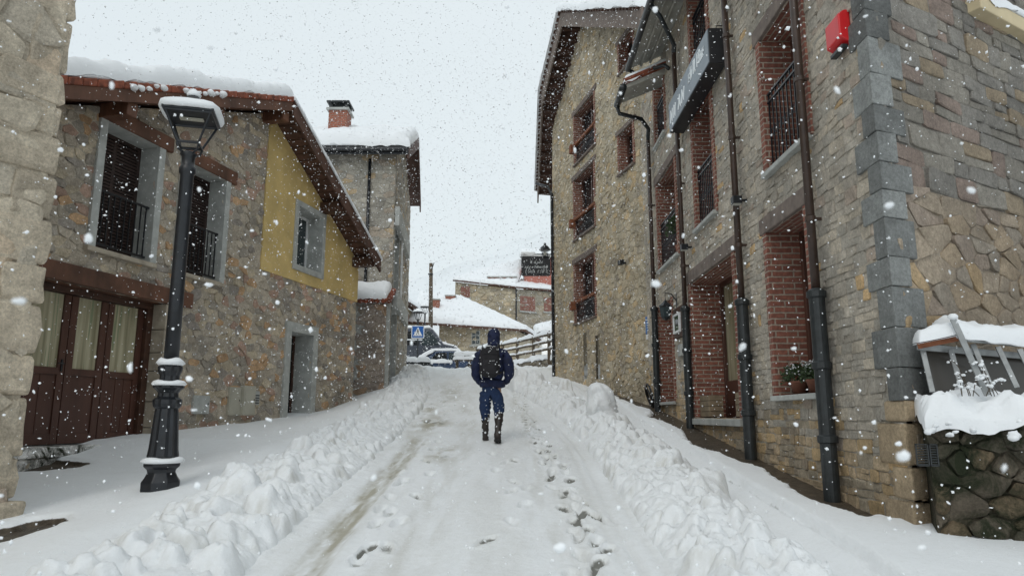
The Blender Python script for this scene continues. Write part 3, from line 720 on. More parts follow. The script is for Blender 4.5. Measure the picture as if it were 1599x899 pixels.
# roof: two slopes meeting over the gable, brown boarded soffit
def slope_slab(mbx, pts, th):
    n = len(pts); lo = [Vector(p) for p in pts]; hi = [p + Vector((0, 0, th)) for p in lo]
    mbx.add(lo + hi, [tuple(range(n)), tuple(range(2 * n - 1, n - 1, -1))] + [(i, (i + 1) % n, n + (i + 1) % n, n + i) for i in range(n)]); return mbx
Pn, Pp, Pf = Vector(FR.P(nr_u, nr_z, .6)), Vector(FR.P(pk_u, pk_z, .6)), Vector(FR.P(fr_u, fr_z, .6))
Pe = at(840, 298, 27.2); back = Vector((5.5, 1.3, 0)); th = .16
dz = Vector((0, 0, -th))
mb = MB(); slope_slab(mb, [Pn + dz, Pp + dz, Pp + dz + back, Pn + dz + back], th)
rfa = make('roof', mb, 'soffit', far)
mb = MB(); slope_slab(mb, [Pp + dz, Pf + dz, Pf + dz + back, Pp + dz + back], th - .003); slope_slab(mb, [Pf + dz, Pe + dz, Pe + dz + back, Pf + dz + back], th - .006)
rfb = make('roof', mb, 'soffit', far)
mb = MB()                                            # barge boards and purlin ends
for a, b in ((Pn, Pp), (Pp, Pf), (Pf, Pe)):
    q = [a + Vector((-.03, -.02, -.52)), b + Vector((-.03, -.02, -.52)), b + Vector((-.03, -.02, .02)), a + Vector((-.03, -.02, .02))]
    mb.add(q + [p + Vector((.05, 0, 0)) for p in q], [(0, 1, 2, 3), (7, 6, 5, 4), (0, 4, 5, 1), (1, 5, 6, 2), (2, 6, 7, 3), (3, 7, 4, 0)])
make('barge_board', mb, 'lintel', rfa)
mb = MB()
for t in np.linspace(.06, .95, 7):
    for a, b in ((Pn, Pp), (Pp, Pf)):
        p = a.lerp(b, t) + Vector((.05, 0, -.36)); make('purlin', MB().box(lambda u, z, d: (p.x + d, p.y + u, p.z + z), (-.07, -.1, 0), (.07, .1, 1.0)), 'darkwood', rfa)
for t in np.linspace(.1, .95, 9):
    p = Pf.lerp(Pe, t) + Vector((.05, 0, -.25)); make('purlin', MB().box(lambda u, z, d: (p.x + d, p.y + u, p.z + z), (-.05, -.06, 0), (.05, .06, 1.0)), 'darkwood', rfb)
pass
mb = MB()
for a, b, n in ((Pn, Pp, 30), (Pp, Pf, 14), (Pf, Pe, 26)):
    for k in range(n):
        p = a.lerp(b, (k + .5) / n); mb.tube([p + Vector((-.10, 0, .03)), p + Vector((.4, .08, .06))], .075, 7)
make('tile_edge', mb, 'soffit', rfa)
mb = MB(); up = Vector((-.16, -.03, .02))
snow_slab(mb, Pn + up, Pp + up, Pp + back + up, Pn + back + up, .30, seed=5); snow_slab(mb, Pp + up, Pf + up, Pf + back + up, Pp + back + up, .3, seed=6); snow_slab(mb, Pf + up, Pe + up, Pe + back + up, Pf + back + up, .25, seed=7)
make('roof_snow', mb, 'snow', far, smooth=True)
# corner pipe, dark vents, spotlight
mb = MB(); cx_, cy_ = FR.P(UC - .03, 0, .08)[:2]
mb.tube([(cx_, cy_, 2.6), (cx_, cy_, 9.0), (cx_ - .12, cy_ + .1, 9.3), (cx_ - .5, cy_ + .5, 9.55)], .05, 8)
make('downpipe', mb, 'iron', far, smooth=True)
u, z = FR.hit(972, 410, .1); s = thing('spotlight', FR.P(u, z, 0), 'small dark floodlight alone on the buff gabled house wall', 'spotlight')
make('housing', MB().box(FR.P, (u - .09, z - .06, .08), (u + .09, z + .06, .2)), 'iron', s, bevel=.01); make('arm', MB().box(FR.P, (u - .02, z - .02, 0), (u + .02, z + .02, .08)), 'iron', s)
# hanging sign with lantern, at the far corner
u = UC; base = Vector(FR.P(UC, 0, .08)); yb = base.y
A = at(813, 397, yb); B = at(866, 397, yb)
hs = thing('hanging_sign', (base.x, base.y, A.z), 'black hanging sign board with chalky white script below an iron bar', 'sign')
make('bar', MB().tube([(A.x, yb, A.z), (base.x, yb, A.z)], .022, 8).tube([(base.x - .25, yb, A.z - .42), (base.x, yb, A.z - .42)], .012, 6), 'iron', hs)
a, b = at(814, 400, yb), at(860, 431, yb)
Tn = lambda u, z, d: (u, yb - d, z)
bd = make('board', MB().prism(Tn, grow([(a.x, b.z), (b.x, b.z), (b.x, a.z), (a.x, a.z)], .06), -.02, .02), 'black', hs, bevel=.006)
mb = MB(); rn = random.Random(31); hgt = a.z - b.z
for k, (f0, f1, hh) in enumerate(((.3, .72, .13), (.12, .9, .12), (.14, .92, .2))):
    zc = a.z - hgt * (.30 + .24 * k); scrawl(Tn, a.x + (b.x - a.x) * f0, a.x + (b.x - a.x) * f1, zc - hgt * .06, zc - hgt * .06 + hgt * hh, .024, rn, mb, .014, slant=.25)
make('lettering', mb, 'letters', bd)
mb = MB(); snow_slab(mb, (A.x, yb - .03, A.z + .02), (A.x + .5, yb - .03, A.z + .02), (A.x + .5, yb + .03, A.z + .02), (A.x, yb + .03, A.z + .02), .06, 10, 6, .03, 3); snow_slab(mb, (a.x, yb - .03, a.z), (b.x, yb - .03, a.z), (b.x, yb + .03, a.z), (a.x, yb + .03, a.z), .05, 14, 6, .03, 4)
make('snow_cap', mb, 'snow', hs, smooth=True)
l = at(851, 397, yb)
lt = thing('bar_lantern', (l.x, yb, l.z), 'small black lantern standing on the iron bar above the hanging sign', 'lantern')
make('cap', MB().lathe((l.x, yb, l.z), [(.19, .14), (.2, .16), (.12, .26), (.06, .3), (.035, .33), (.045, .37), (.02, .39)], 12), 'iron', lt)
mb = MB()
for q in range(4): mb.tube([(l.x + .1 * math.cos(q * 1.57 + .78), yb + .1 * math.sin(q * 1.57 + .78), l.z - .08), (l.x + .15 * math.cos(q * 1.57 + .78), yb + .15 * math.sin(q * 1.57 + .78), l.z + .15)], .009, 5)
mb.lathe((l.x, yb, l.z - .1), [(.10, 0), (.10, .02)], 10); make('cage', mb, 'iron', lt)
make('globe', MB().lathe((l.x, yb, l.z - .06), [(.05, 0), (.07, .08), (.05, .18)], 10), 'amber', lt, smooth=True)
# ------------------------------------------------------------------ near left wall
FL = Facade(-4.6, 6.7, -.53, -.85, .85, -.53)
l0 = thing('near_house', (-4.6, 6.7, .6), 'nearest left house corner of large pale rough blocks, cut by the photo edge', 'house')
mb = MB(); pal0 = palette([(4, (.50, .445, .36)), (2, (.46, .415, .345)), (1.2, (.52, .43, .33)), (.8, (.43, .36, .30))], .07)
masonry(mb, FL, [(0.02, -.8), (7, -.8), (7, 8.5), (0.02, 8.5)], [], .50, .34, pal0, gap=.028, depth=.034, jit=.36, drop=.2, seed=21, mortar=(.46, .41, .335), rough=1.5)
FLe = Facade(-4.6, 6.7, -1, .12, .12, 1)
masonry(mb, FLe, [(0.02, -.8), (6, -.8), (6, 8.5), (0.02, 8.5)], [], .5, .33, pal0, gap=.025, depth=.04, jit=.3, drop=.1, seed=22, mortar=(.33, .295, .24))
mb.add([(-4.6, 6.7, 8.5), FL.P(7, 8.5, 0), FLe.P(6, 8.5, 0)], [(0, 1, 2)], (.3, .27, .22))
make('wall', mb, 'stone', l0)
rq = random.Random(14); mb = MB(); z = .15; k = 0
while z < 8.4:
    hh = rq.uniform(.32, .6); a, b = (.55, .3) if k % 2 else (.32, .5); c = rq.uniform(.85, 1.12)
    o = .03 + rq.uniform(-.03, .04) + (.10 if z < .6 else 0)
    A0, Bb, A1, B1 = FL.P(a, 0, .055), FLe.P(b, 0, .05), FL.P(a, 0, -.1), FLe.P(b, 0, -.1)
    cx, cy = -4.6 + o * 1.05, 6.7 + .03
    ring = [A0[:2], (cx - .02, cy - .05), (cx, cy + .02), Bb[:2], B1[:2], A1[:2]]; pts = []; fs = []
    lv = [0, .12, .5, .88, 1]; ins = [.05, .0, -.012, .0, .05]
    m = (-4.85, 6.65)
    for t, s_ in zip(lv, ins):
        for x, y in ring: pts.append((x + (m[0] - x) * s_ + rq.uniform(-.02, .02), y + (m[1] - y) * s_ + rq.uniform(-.02, .02), z + .012 + (hh - .024) * t))
    fs = [tuple(range(6)), tuple(range(29, 23, -1))] + [(r * 6 + i, r * 6 + (i + 1) % 6, (r + 1) * 6 + (i + 1) % 6, (r + 1) * 6 + i) for r in range(4) for i in range(6)]
    mb.add(pts, fs, (.48 * c, .42 * c, .335 * c)); z += hh; k += 1
make('corner_stones', mb, 'stone', l0, bevel=.02)

# ------------------------------------------------------------------ ochre gabled house (left)
FH = Facade(-6.775, 8.0, .2425, .970, .970, -.2425)
hs1 = thing('ochre_gable_house', (-4.9, 15.5, 1.2), 'low stone house with ochre plastered gable, brown garage doors and snowy roof', 'house')
H = FH.rect
uend = FH.hit(553, 550)[0]
rg_u, rg_z = FH.hit(456, 160, .55); nr = FH.hit(120, 134, .55); fe = FH.hit(592, 408, .55)
sn = (rg_z - nr[1]) / (rg_u - nr[0]); sfar = (fe[1] - rg_z) / (fe[0] - rg_u)
roofz = lambda u: rg_z + (u - rg_u) * (sn if u < rg_u else sfar)
yu, _ = FH.hit(411, 330); yz = (FH.hit(402, 418)[1] + FH.hit(553, 470)[1]) / 2
win1 = H((155, 290), (239, 310), (166, 190), (143, 386)); win2 = H((296, 340), (345, 360), (349, 280), (340, 446))
win2 = (win2[1] - (win1[1] - win1[0]), win2[1], win1[2], win1[3])
gar = H((20, 560), (249, 560), (200, 462), (140, 694))
dr = H((449, 580), (484, 580), (453, 517), (441, 652))
yw = H((462, 360), (501, 360), (465, 322), (459, 412))
holesH = [win1, win2, gar, dr]
pal1 = palette([(4, (.38, .335, .275)), (2.5, (.32, .29, .25)), (1.2, (.45, .30, .18)), (1.2, (.38, .265, .21)), (1.4, (.44, .38, .29)), (.6, (.27, .245, .22))], .14)
u_a = -.9
mb = MB()
masonry(mb, FH, [(u_a, .3), (uend, .3), (uend, roofz(uend) - .2), (rg_u, roofz(rg_u) - .2), (u_a, roofz(u_a) - .2)], holesH + [(yu, uend + 1, yz, 20)], .21, .135, pal1, gap=.012, depth=.013, jit=.42, drop=.2, seed=31, mortar=(.42, .38, .32), rough=2.2)
b0 = FH.P(u_a, 0, 0); 
for u in (u_a, uend):
    mb.add([FH.P(u, .3, 0), FH.P(u, roofz(u) - .2, 0), FH.P(u, roofz(u) - .2, -7.5), FH.P(u, .3, -7.5)], [(0, 1, 2, 3)], (.27, .235, .19))
mb.add([FH.P(u_a, .3, -7.5), FH.P(uend, .3, -7.5), FH.P(uend, roofz(uend) - .2, -7.5), FH.P(rg_u, rg_z - .2, -7.5), FH.P(u_a, roofz(u_a) - .2, -7.5)], [(0, 1, 2, 3, 4)], (.27, .235, .19))
make('wall', mb, 'stone', hs1)
# ochre plaster panel, with the hole of its window left out
mb = MB(); pan = [(yu, yz), (uend, yz), (uend, max(yz + .01, roofz(uend) - .15))] + ([(rg_u, rg_z - .15)] if rg_u > yu + .01 else []) + [(yu, roofz(yu) - .15)]
Hh = halfplanes(pan); bu = sorted([yu, yw[0], yw[1], uend]); bz = sorted([yz, yw[2], yw[3], rg_z])
for a, b in zip(bu, bu[1:]):
    for c, d in zip(bz, bz[1:]):
        if a == yw[0] and c == yw[2]: continue
        p = [(a, c), (b, c), (b, d), (a, d)]
        for hp in Hh: p = clip(p, *hp)
        if len(p) > 2: mb.add([FH.P(x, y, .032) for x, y in p], [tuple(range(len(p)))])
mb.box(FH.P, (yu, yz - .012, -.02), (uend, yz + .0, .032))
mb.add([FH.P(yu, yz, .032), FH.P(yu, yz, -.02), FH.P(yu, roofz(yu) - .2, -.02), FH.P(yu, roofz(yu) - .2, .032)], [(0, 1, 2, 3)])
make('plaster_panel', mb, 'yellow', hs1, recalc=False)
def framed(F, parent, rc, depth, band, kind, d=.05, bottom=True, split=1, frame='darkwood', glass='glass', deepr=None, sillm=None):
    u0, u1, z0, z1 = rc; T = F.P
    fr = MB(); fw = .06
    for a, b in (((u0, z0, -depth - .05), (u0 + fw, z1, -depth)), ((u1 - fw, z0, -depth - .05), (u1, z1, -depth)), ((u0 + fw, z1 - fw, -depth - .05), (u1 - fw, z1, -depth)), ((u0 + fw, z0, -depth - .05), (u1 - fw, z0 + fw, -depth))): fr.box(T, a, b)
    for k in range(1, split + 1):
        if split > 1 and k < split: m = u0 + (u1 - u0) * k / split; fr.box(T, (m - .03, z0 + fw, -depth - .045), (m + .03, z1 - fw, -depth + .004))
    w = make(kind, fr, frame, parent, bevel=.005)
    make('pane', MB().box(T, (u0 + .02, z0 + .02, -depth - .045), (u1 - .02, z1 - .02, -depth - .03)), glass, w)
    sr = MB(); b_ = band
    for a, b in (((u0 - b_, z0 - (b_ if bottom else 0), -depth - .06), (u0, z1 + b_, d)), ((u1, z0 - (b_ if bottom else 0), -depth - .06), (u1 + b_, z1 + b_, d)), ((u0, z1, -depth - .06), (u1, z1 + b_, d - .003))): sr.box(T, a, b)
    if bottom: sr.box(T, (u0, z0 - b_, -depth - .06), (u1, z0, d - .003))
    make('surround', sr, 'surround', w, bevel=.008)
    return w
framed(FH, hs1, yw, .34, .13, 'window', .07, frame='white', glass='glass2')
d_ = framed(FH, hs1, dr, .42, .21, 'door', .06, False, frame='darkwood', glass='glass')
for i, rc in enumerate((win1, win2)):
    u0, u1, z0, z1 = rc
    w = framed(FH, hs1, (u0, u1, z0, z1), .32, .14, 'window', .055, False, 2, frame='shutterwood', glass='glass')
    sh = MB(); n = 34
    for k in range(n): zz = z0 + .07 + (z1 - z0 - .14) * k / n; sh.box(FH.P, (u0 + .06, zz, -.338), (u1 - .06, zz + (z1 - z0) / n * .62, -.318))
    make('shutter_slats', sh, 'shutterwood', w)
    ra = MB(); zt = z0 + (z1 - z0) * .46
    for zz in (z0 + .08, zt): ra.box(FH.P, (u0, zz, -.08), (u1, zz + .03, -.05))
    for k in range(10): x = u0 + (u1 - u0) * (k + .5) / 10; ra.box(FH.P, (x - .008, z0 + .08, -.072), (x + .008, zt, -.056))
    make('railing', ra, 'iron', w)
    make('sill', MB().box(FH.P, (u0 - .18, z0 - .075, -.28), (u1 + .12, z0, .10)), 'palestone', w, bevel=.01)
    zl = z1 + .0
    make('lintel', MB().box(FH.P, (u0 - .02, zl + .002, -.2), (u1 + .30, zl + .26, .075)), 'wood', w, bevel=.02)
# garage doors
u0, u1, z0, z1 = gar
uA = FH.hit(122, 600)[0]; uB = FH.hit(181, 600)[0]
bm_t = (FH.hit(78, 410)[1] + FH.hit(316, 470)[1]) / 2
make('garage_beam', MB().box(FH.P, (u0 - .6, z1 + .002, -.25), (u1 + .62, z1 + .27, .075)), 'wood', hs1, bevel=.02)
gb = MB().box(FH.P, (u0, z1 - .10, -.36), (u1, z1, -.2)).box(FH.P, (u0, z0, -.36), (u0 + .07, z1 - .1, -.2)).box(FH.P, (u1 - .12, z0, -.36), (u1, z1 - .1, -.2))
g0 = make('door_frame', gb, 'darkwood', hs1, bevel=.008)
gzl = FH.hit(150, 578, -.26)[1]; gzh = FH.hit(150, 468, -.26)[1]
ed = [u0 + .07, uA, uB, u1 - .12]
for k in range(3):
    a, b = ed[k] + .008, ed[k + 1] - .008; lf = MB(); st = .11 if k != 1 else .12
    for q in (((a, z0 + .02, -.33), (a + st, z1 - .11, -.27)), ((b - st, z0 + .02, -.33), (b, z1 - .11, -.27)), ((a + st, gzh, -.33), (b - st, z1 - .11, -.272)), ((a + st, z0 + .02, -.33), (b - st, z0 + .16, -.272)), ((a + st, gzl - .1, -.33), (b - st, gzl, -.268)), ((a + st, z0 + .16, -.325), (b - st, gzl - .1, -.288))): lf.box(FH.P, *q)
    nb_ = 1 if k == 1 else 3
    for j in range(1, nb_): x = a + st + (b - a - 2 * st) * j / nb_; lf.box(FH.P, (x - .006, z0 + .16, -.289), (x + .006, gzl - .1, -.280))
    lo_ = make('garage_door', lf, 'doorwood', hs1, bevel=.007)
    make('pane', MB().box(FH.P, (a + st - .01, gzl - .01, -.315), (b - st + .01, gzh + .01, -.300)), 'curtain', lo_)
    if k == 0:
        hd = MB().box(FH.P, (b - .07, gzl - .05, -.268), (b - .045, gzl + .12, -.25)); hd.tube([FH.P(b - .058, gzl + .06, -.26), FH.P(b - .058, gzl + .06, -.22), FH.P(b - .16, gzl + .06, -.215)], .009, 6)
        make('handle', hd, 'iron', lo_)
# pale dressed stones right of the garage
rq = random.Random(3); mb = MB(); z = z0 - .15
while z < z1 - .02:
    hh = min(rq.uniform(.3, .62), z1 - z); ww = rq.uniform(.30, .36)
    mb.box(FH.P, (u1 + .0, z + .005, -.36), (u1 + ww, z + hh - .005, .055)); z += hh
make('jamb_stones', mb, 'palestone', hs1, bevel=.015)
make('garage_step', MB().box(FH.P, (u0 - .4, z0 - .14, -.4), (u1 + .0, z0 + .0, .10)).box(FH.P, (u0 - .4, z0 - .6, -.4), (u1 + .3, z0 - .15, .04)), 'stone_wet', hs1, bevel=.015)
# meter boxes and vents on the wall
def wallbox(name, l, r, t, b, mat, lab, d=.06, cat='meter box'):
    q = H(l, r, t, b); o = MB().box(FH.P, (q[0], q[2], 0.0), (q[1], q[3], d)); th_ = thing(name, FH.P((q[0] + q[1]) / 2, q[2], 0), lab, cat)
    make('body', o, mat, th_, bevel=.008)
    make('door', MB().box(FH.P, (q[0] + .03, q[2] + .03, d), (q[1] - .03, q[3] - .03, d + .008)), mat, th_, bevel=.003)
    make('lock', MB().box(FH.P, (q[1] - .07, (q[2] + q[3]) / 2, d + .008), (q[1] - .05, (q[2] + q[3]) / 2 + .03, d + .014)), 'iron', th_)
wallbox('meter_box', (298, 632), (323, 632), (310, 617), (310, 646), 'surround', 'small square pale grey meter box, lowest and nearest on the stone wall')
wallbox('utility_cabinet', (354, 625), (372, 625), (363, 604), (363, 648), 'cream', 'greenish cream cabinet, left one of the joined pair on the wall', .06, 'cabinet')
wallbox('utility_cabinet', (372, 625), (390, 625), (381, 602), (381, 648), 'cream', 'cream cabinet standing proud, right one of the joined pair on the wall', .13, 'cabinet')
q = H((392, 620), (402, 620), (397, 610), (397, 632)); v = thing('wall_vent', FH.P(q[0], q[2], 0), 'little grey louvred vent on the wall beside the cream cabinets', 'vent')
make('frame', MB().box(FH.P, (q[0], q[2], .0), (q[1], q[3], .05)), 'surround', v, bevel=.005)
mb = MB(); [mb.box(FH.P, (q[0] + .03, q[2] + .03 + k * .05, .05), (q[1] - .03, q[2] + .05 + k * .05, .065)) for k in range(int((q[3] - q[2] - .04) / .05))]; make('slats', mb, 'guard', v)
# roof
ov = .58; bk = -7.9; th = .14
def RP(u, dz_, d): return FH.P(u, roofz(u) + dz_, d)
u_n = nr[0] - 1.6; u_f = fe[0]
mb = MB(); slope_slab(mb, [RP(u_n, -th, ov), RP(rg_u, -th, ov), RP(rg_u, -th, bk), RP(u_n, -th, bk)], th); ra_ = make('roof', mb, 'wood', hs1)
mb = MB(); slope_slab(mb, [RP(rg_u, -th, ov), RP(u_f, -th, ov), RP(u_f, -th, bk), RP(rg_u, -th, bk)], th - .003); rb_ = make('roof', mb, 'soffit', hs1)
mb = MB()                                            # tile ends along the verge
n = int((rg_u - u_n) / .235)
for k in range(n):
    ua_ = u_n + (rg_u - u_n) * k / n; ub_ = u_n + (rg_u - u_n) * (k + .97) / n; c = random.uniform(.5, 1.2)
    q = [RP(ua_, -.0, ov + .03), RP(ub_, .0, ov + .03), RP(ub_, .13, ov + .03), RP(ua_, .11, ov + .03)]
    q2 = [RP(ua_, -.0, ov - .3), RP(ub_, .0, ov - .3), RP(ub_, .13, ov - .3), RP(ua_, .11, ov - .3)]
    mb.add(q + q2, [(0, 1, 2, 3), (7, 6, 5, 4), (0, 4, 5, 1), (1, 5, 6, 2), (2, 6, 7, 3), (3, 7, 4, 0)])
make('tile_edge', mb, 'tile', ra_, bevel=.02)
def strip(mbx, ua, ub, za, zb_, da, db):
    q = [RP(ua, za, da), RP(ub, za, da), RP(ub, zb_, da), RP(ua, zb_, da)]; q2 = [RP(ua, za, db), RP(ub, za, db), RP(ub, zb_, db), RP(ua, zb_, db)]
    mbx.add(q + q2, [(0, 1, 2, 3), (7, 6, 5, 4), (0, 4, 5, 1), (1, 5, 6, 2), (2, 6, 7, 3), (3, 7, 4, 0)])
mb = MB(); strip(mb, u_n, rg_u, -.20, -.004, ov + .005, ov - .035); make('barge_board', mb, 'wood', ra_)
mb = MB(); strip(mb, rg_u + .002, u_f, -.30, .05, ov + .03, ov - .015); make('barge_board', mb, 'soffit', rb_)
mb = MB()                                            # boards of the wide far soffit and rafters
for k in range(26):
    a = rg_u + (u_f - rg_u) * k / 26
    strip(mb, a, a + .012, -.155, -.139, ov - .02, 0)
make('soffit_boards', mb, 'darkwood', rb_)
mb = MB()                                            # purlins carrying the overhang
for uu in (rg_u - .12, rg_u - 2.2, rg_u - 4.2):
    z_ = roofz(uu) - .15; make('purlin', MB().box(FH.P, (uu - .10, z_ - .27, -.3), (uu + .10, z_ - .04, ov - .06)), 'wood', ra_, bevel=.015)
mb = MB()
for uu in (rg_u + (u_f - rg_u) * .52, u_f - .42):
    z_ = roofz(uu) - .18; make('purlin', MB().box(FH.P, (uu - .12, z_ - .27, -.3), (uu + .12, z_ - .02, ov - .05)), 'darkwood', rb_, bevel=.015)
mb = MB(); snow_slab(mb, RP(u_n, .14, ov + .0), RP(rg_u + .02, .13, ov + .0), RP(rg_u + .02, .13, bk), RP(u_n, .14, bk), .34, 90, 60, .20, 41, .10, .06, 2.2)
make('roof_snow', mb, 'snow', ra_, smooth=True)
mb = MB(); snow_slab(mb, RP(rg_u - .02, .06, ov + .06), RP(u_f + .04, .05, ov + .06), RP(u_f + .04, .05, bk), RP(rg_u - .02, .06, bk), .22, 60, 30, .2, 42, .12, .04, 2)
make('roof_snow', mb, 'snow', rb_, smooth=True)
mb = MB(); rn = random.Random(8)                     # little clots of snow caught on the verge tiles
for uu in list(np.linspace(nr[0] + .9, nr[0] + 1.5, 5)) + list(np.linspace(nr[0] + 2.0, nr[0] + 2.9, 7)):
    p = RP(uu, .05 + rn.uniform(-.03, .03), ov + .04); r_ = rn.uniform(.04, .08); make('snow_clot', blob(MB(), p, r_, uu * 9), 'snow', ra_, smooth=True)

# ------------------------------------------------------------------ tall grey house behind it, with brick chimney
X0, Y0 = -3.48, 20.1
FA = Facade(X0, Y0, -1, 0, 0, -1); FB = Facade(X0, Y0, -.076, 1, 1, .076)
h2 = thing('tall_grey_house', (X0, Y0, 2.3), 'tall narrow grey stone house with snow laden roof and brick chimney', 'house')
pal2 = palette([(4, (.34, .32, .28)), (2, (.30, .285, .255)), (.6, (.42, .33, .22)), (1, (.37, .32, .265))], .1)
ze2 = EYE + ray(600, 236)[1] * 19.65
upw = FB.rect((611, 420), (619, 420), (615, 345), (612, 478)); upw = (.25, 1.7, upw[2], upw[3]); low = (-.45, 1.7, 2.0, EYE + ray(606, 482)[1] * 20.5)
mb = MB(); masonry(mb, FA, [(0, 1.8), (5.5, 1.8), (5.5, ze2 + .1), (0, ze2 + .1)], [], .26, .15, pal2, gap=.012, depth=.014, jit=.4, drop=.18, seed=51, mortar=(.32, .30, .265))
masonry(mb, FB, [(0, 1.8), (6.4, 1.8), (6.4, ze2 + .3), (2.9, ze2 + 1.45), (0, ze2 + .1)], [upw, low], .26, .15, pal2, gap=.012, depth=.014, jit=.4, drop=.18, seed=52, mortar=(.32, .30, .265))
e = FB.P(6.4, 0, 0); mb.add([(e[0], e[1], 1.8), (e[0], e[1], ze2 + .3), (-9, e[1], ze2 + .3), (-9, e[1], 1.8)], [(0, 1, 2, 3)], (.25, .235, .2))
make('wall', mb, 'stone', h2)
framed(FB, h2, upw, .35, .06, 'window', .03, False, 2, frame='darkwood')
framed(FB, h2, low, .9, .05, 'door', .02, False, 1, frame='darkwood')
mb = MB()
for (pa, pb) in (((611, 322), (612, 352)), ((603, 452), (604, 478))):
    za, zb_ = EYE + ray(*pa)[1] * Y0, EYE + ray(*pb)[1] * Y0
    mb.box(FB.P, (.0, zb_, .02), (4.6, za, .16))
make('stone_band', mb, 'surround', h2, bevel=.01)
mb = MB().tube([FB.P(1.95, 4.6, .09), FB.P(1.95, 7.6, .09)], .04, 8); make('downpipe', mb, 'white', h2)
mb = MB(); x_, z_ = FA.hit(572, 400, .05); mb.tube([FA.P(x_, 3.6, .06), FA.P(x_, ze2 - .1, .06)], .045, 8); make('downpipe', mb, 'iron', h2, smooth=True)
# roof of the tall house
e0, e1, rr = ze2, ze2 + 1.55, None
fa = Vector((X0 + .45, 19.6, ze2)); fbk = Vector((-9.5, 19.6, ze2)); ra0 = Vector((X0 + .28, 22.9, ze2 + 1.6)); ra1 = Vector((-9.5, 22.9, ze2 + 1.6)); en = at(657, 322, 27.0); en1 = Vector((-9.5, 27, en.z))
mb = MB(); slope_slab(mb, [fa, ra0, ra1, fbk], .14); r2a = make('roof', mb, 'darkwood', h2)
mb = MB(); slope_slab(mb, [ra0, en, en1, ra1], .137); r2b = make('roof', mb, 'soffit', h2)
mb = MB(); u_ = Vector((0, 0, .14))
snow_slab(mb, fa + u_ + Vector((.05, -.05, 0)), ra0 + u_, ra1 + u_, fbk + u_ + Vector((0, -.05, 0)), .42, 30, 70, .26, 61, .14, .07, 2.0)
snow_slab(mb, ra0 + u_, en + u_, en1 + u_, ra1 + u_, .3, 24, 20, .2, 62)
make('roof_snow', mb, 'snow', r2a, smooth=True)
mb = MB()
for a, b in ((fa, ra0), (ra0, en)):
    q = [a + Vector((.01, 0, -.25)), b + Vector((.01, 0, -.25)), b + Vector((.01, 0, .15)), a + Vector((.01, 0, .15))]
    mb.add(q + [p + Vector((-.05, 0, 0)) for p in q], [(0, 1, 2, 3), (7, 6, 5, 4), (0, 4, 5, 1), (1, 5, 6, 2), (2, 6, 7, 3), (3, 7, 4, 0)])
make('barge_board', mb, 'soffit', r2b)
mb = MB().box(W, (-9.4, ze2 - .12, 19.58), (X0 + .45, ze2 + .12, 19.62)); mb.tube([(-9.3, 19.52, ze2 + .0), (X0 + .35, 19.52, ze2 + .0)], .06, 8); make('gutter', mb, 'iron', r2a)
# chimney
c0 = at(530, 208, 21.8); wd = .30
mb = MB().box(W, (c0.x - wd, ze2 + .6, 21.5), (c0.x + wd, at(529, 172, 21.5).z, 22.1)); ch = make('chimney', mb, 'chimney_brick', r2a, bevel=.006)
zt = at(529, 172, 21.5).z
make('cap', MB().box(W, (c0.x - wd - .07, zt, 21.42), (c0.x + wd + .07, zt + .07, 22.18)), 'surround', ch, bevel=.01)
h2c = MB()
for dx in (-wd, wd - .1):
    for dy in (21.5, 22.0): h2c.box(W, (c0.x + dx, zt + .07, dy), (c0.x + dx + .1, zt + .25, dy + .1))
h2c.box(W, (c0.x - wd - .07, zt + .25, 21.42), (c0.x + wd + .07, zt + .31, 22.18)); h2c.box(W, (c0.x - .2, zt + .07, 21.6), (c0.x + .2, zt + .25, 22.0)); make('chimney_hood', h2c, 'guard', ch, bevel=.01)
# porch block with its own small tiled roof
mb = MB(); FA2 = Facade(-3.52, 19.55, -1, 0, 0, -1); zp = EYE + ray(580, 474)[1] * 19.5
masonry(mb, FA2, [(0, 1.8), (3.2, 1.8), (3.2, zp), (0, zp)], [], .26, .17, palette([(3, (.32, .275, .23)), (2, (.29, .25, .22)), (.7, (.38, .27, .19))], .12), gap=.012, depth=.02, jit=.4, drop=.2, seed=55, mortar=(.29, .25, .21))
mb.box(W, (-6.7, 1.8, 19.56), (-3.53, zp, 20.09), (.24, .21, .18))
make('porch_wall', mb, 'stone', h2)
pa, pb, pc, pd = Vector((-3.42, 19.3, zp)), Vector((-3.42, 20.1, zp + .45)), Vector((-6.7, 20.1, zp + .45)), Vector((-6.7, 19.3, zp))
pr_ = make('porch_roof', slope_slab(MB(), [pa, pb, pc, pd], .08), 'tile', h2, bevel=.01)
mb = MB()
for t in np.linspace(0.03, .97, 7): p = pa.lerp(pb, t); mb.tube([p + Vector((.06, 0, .04)), p + Vector((-.2, 0, .06))], .06, 8)
for t in np.linspace(0, 1, 22): p = pa.lerp(pd, t); mb.tube([p + Vector((0, -.06, .03)), p + Vector((0, .2, .12))], .065, 8)
make('tile_edge', mb, 'tile', pr_)
mb = MB(); snow_slab(mb, pa + Vector((-.06, -.02, .11)), pb + Vector((-.06, 0, .11)), pc + Vector((0, 0, .11)), pd + Vector((0, -.02, .11)), .24, 16, 40, .16, 65, .2)
make('porch_snow', mb, 'snow', pr_, smooth=True)

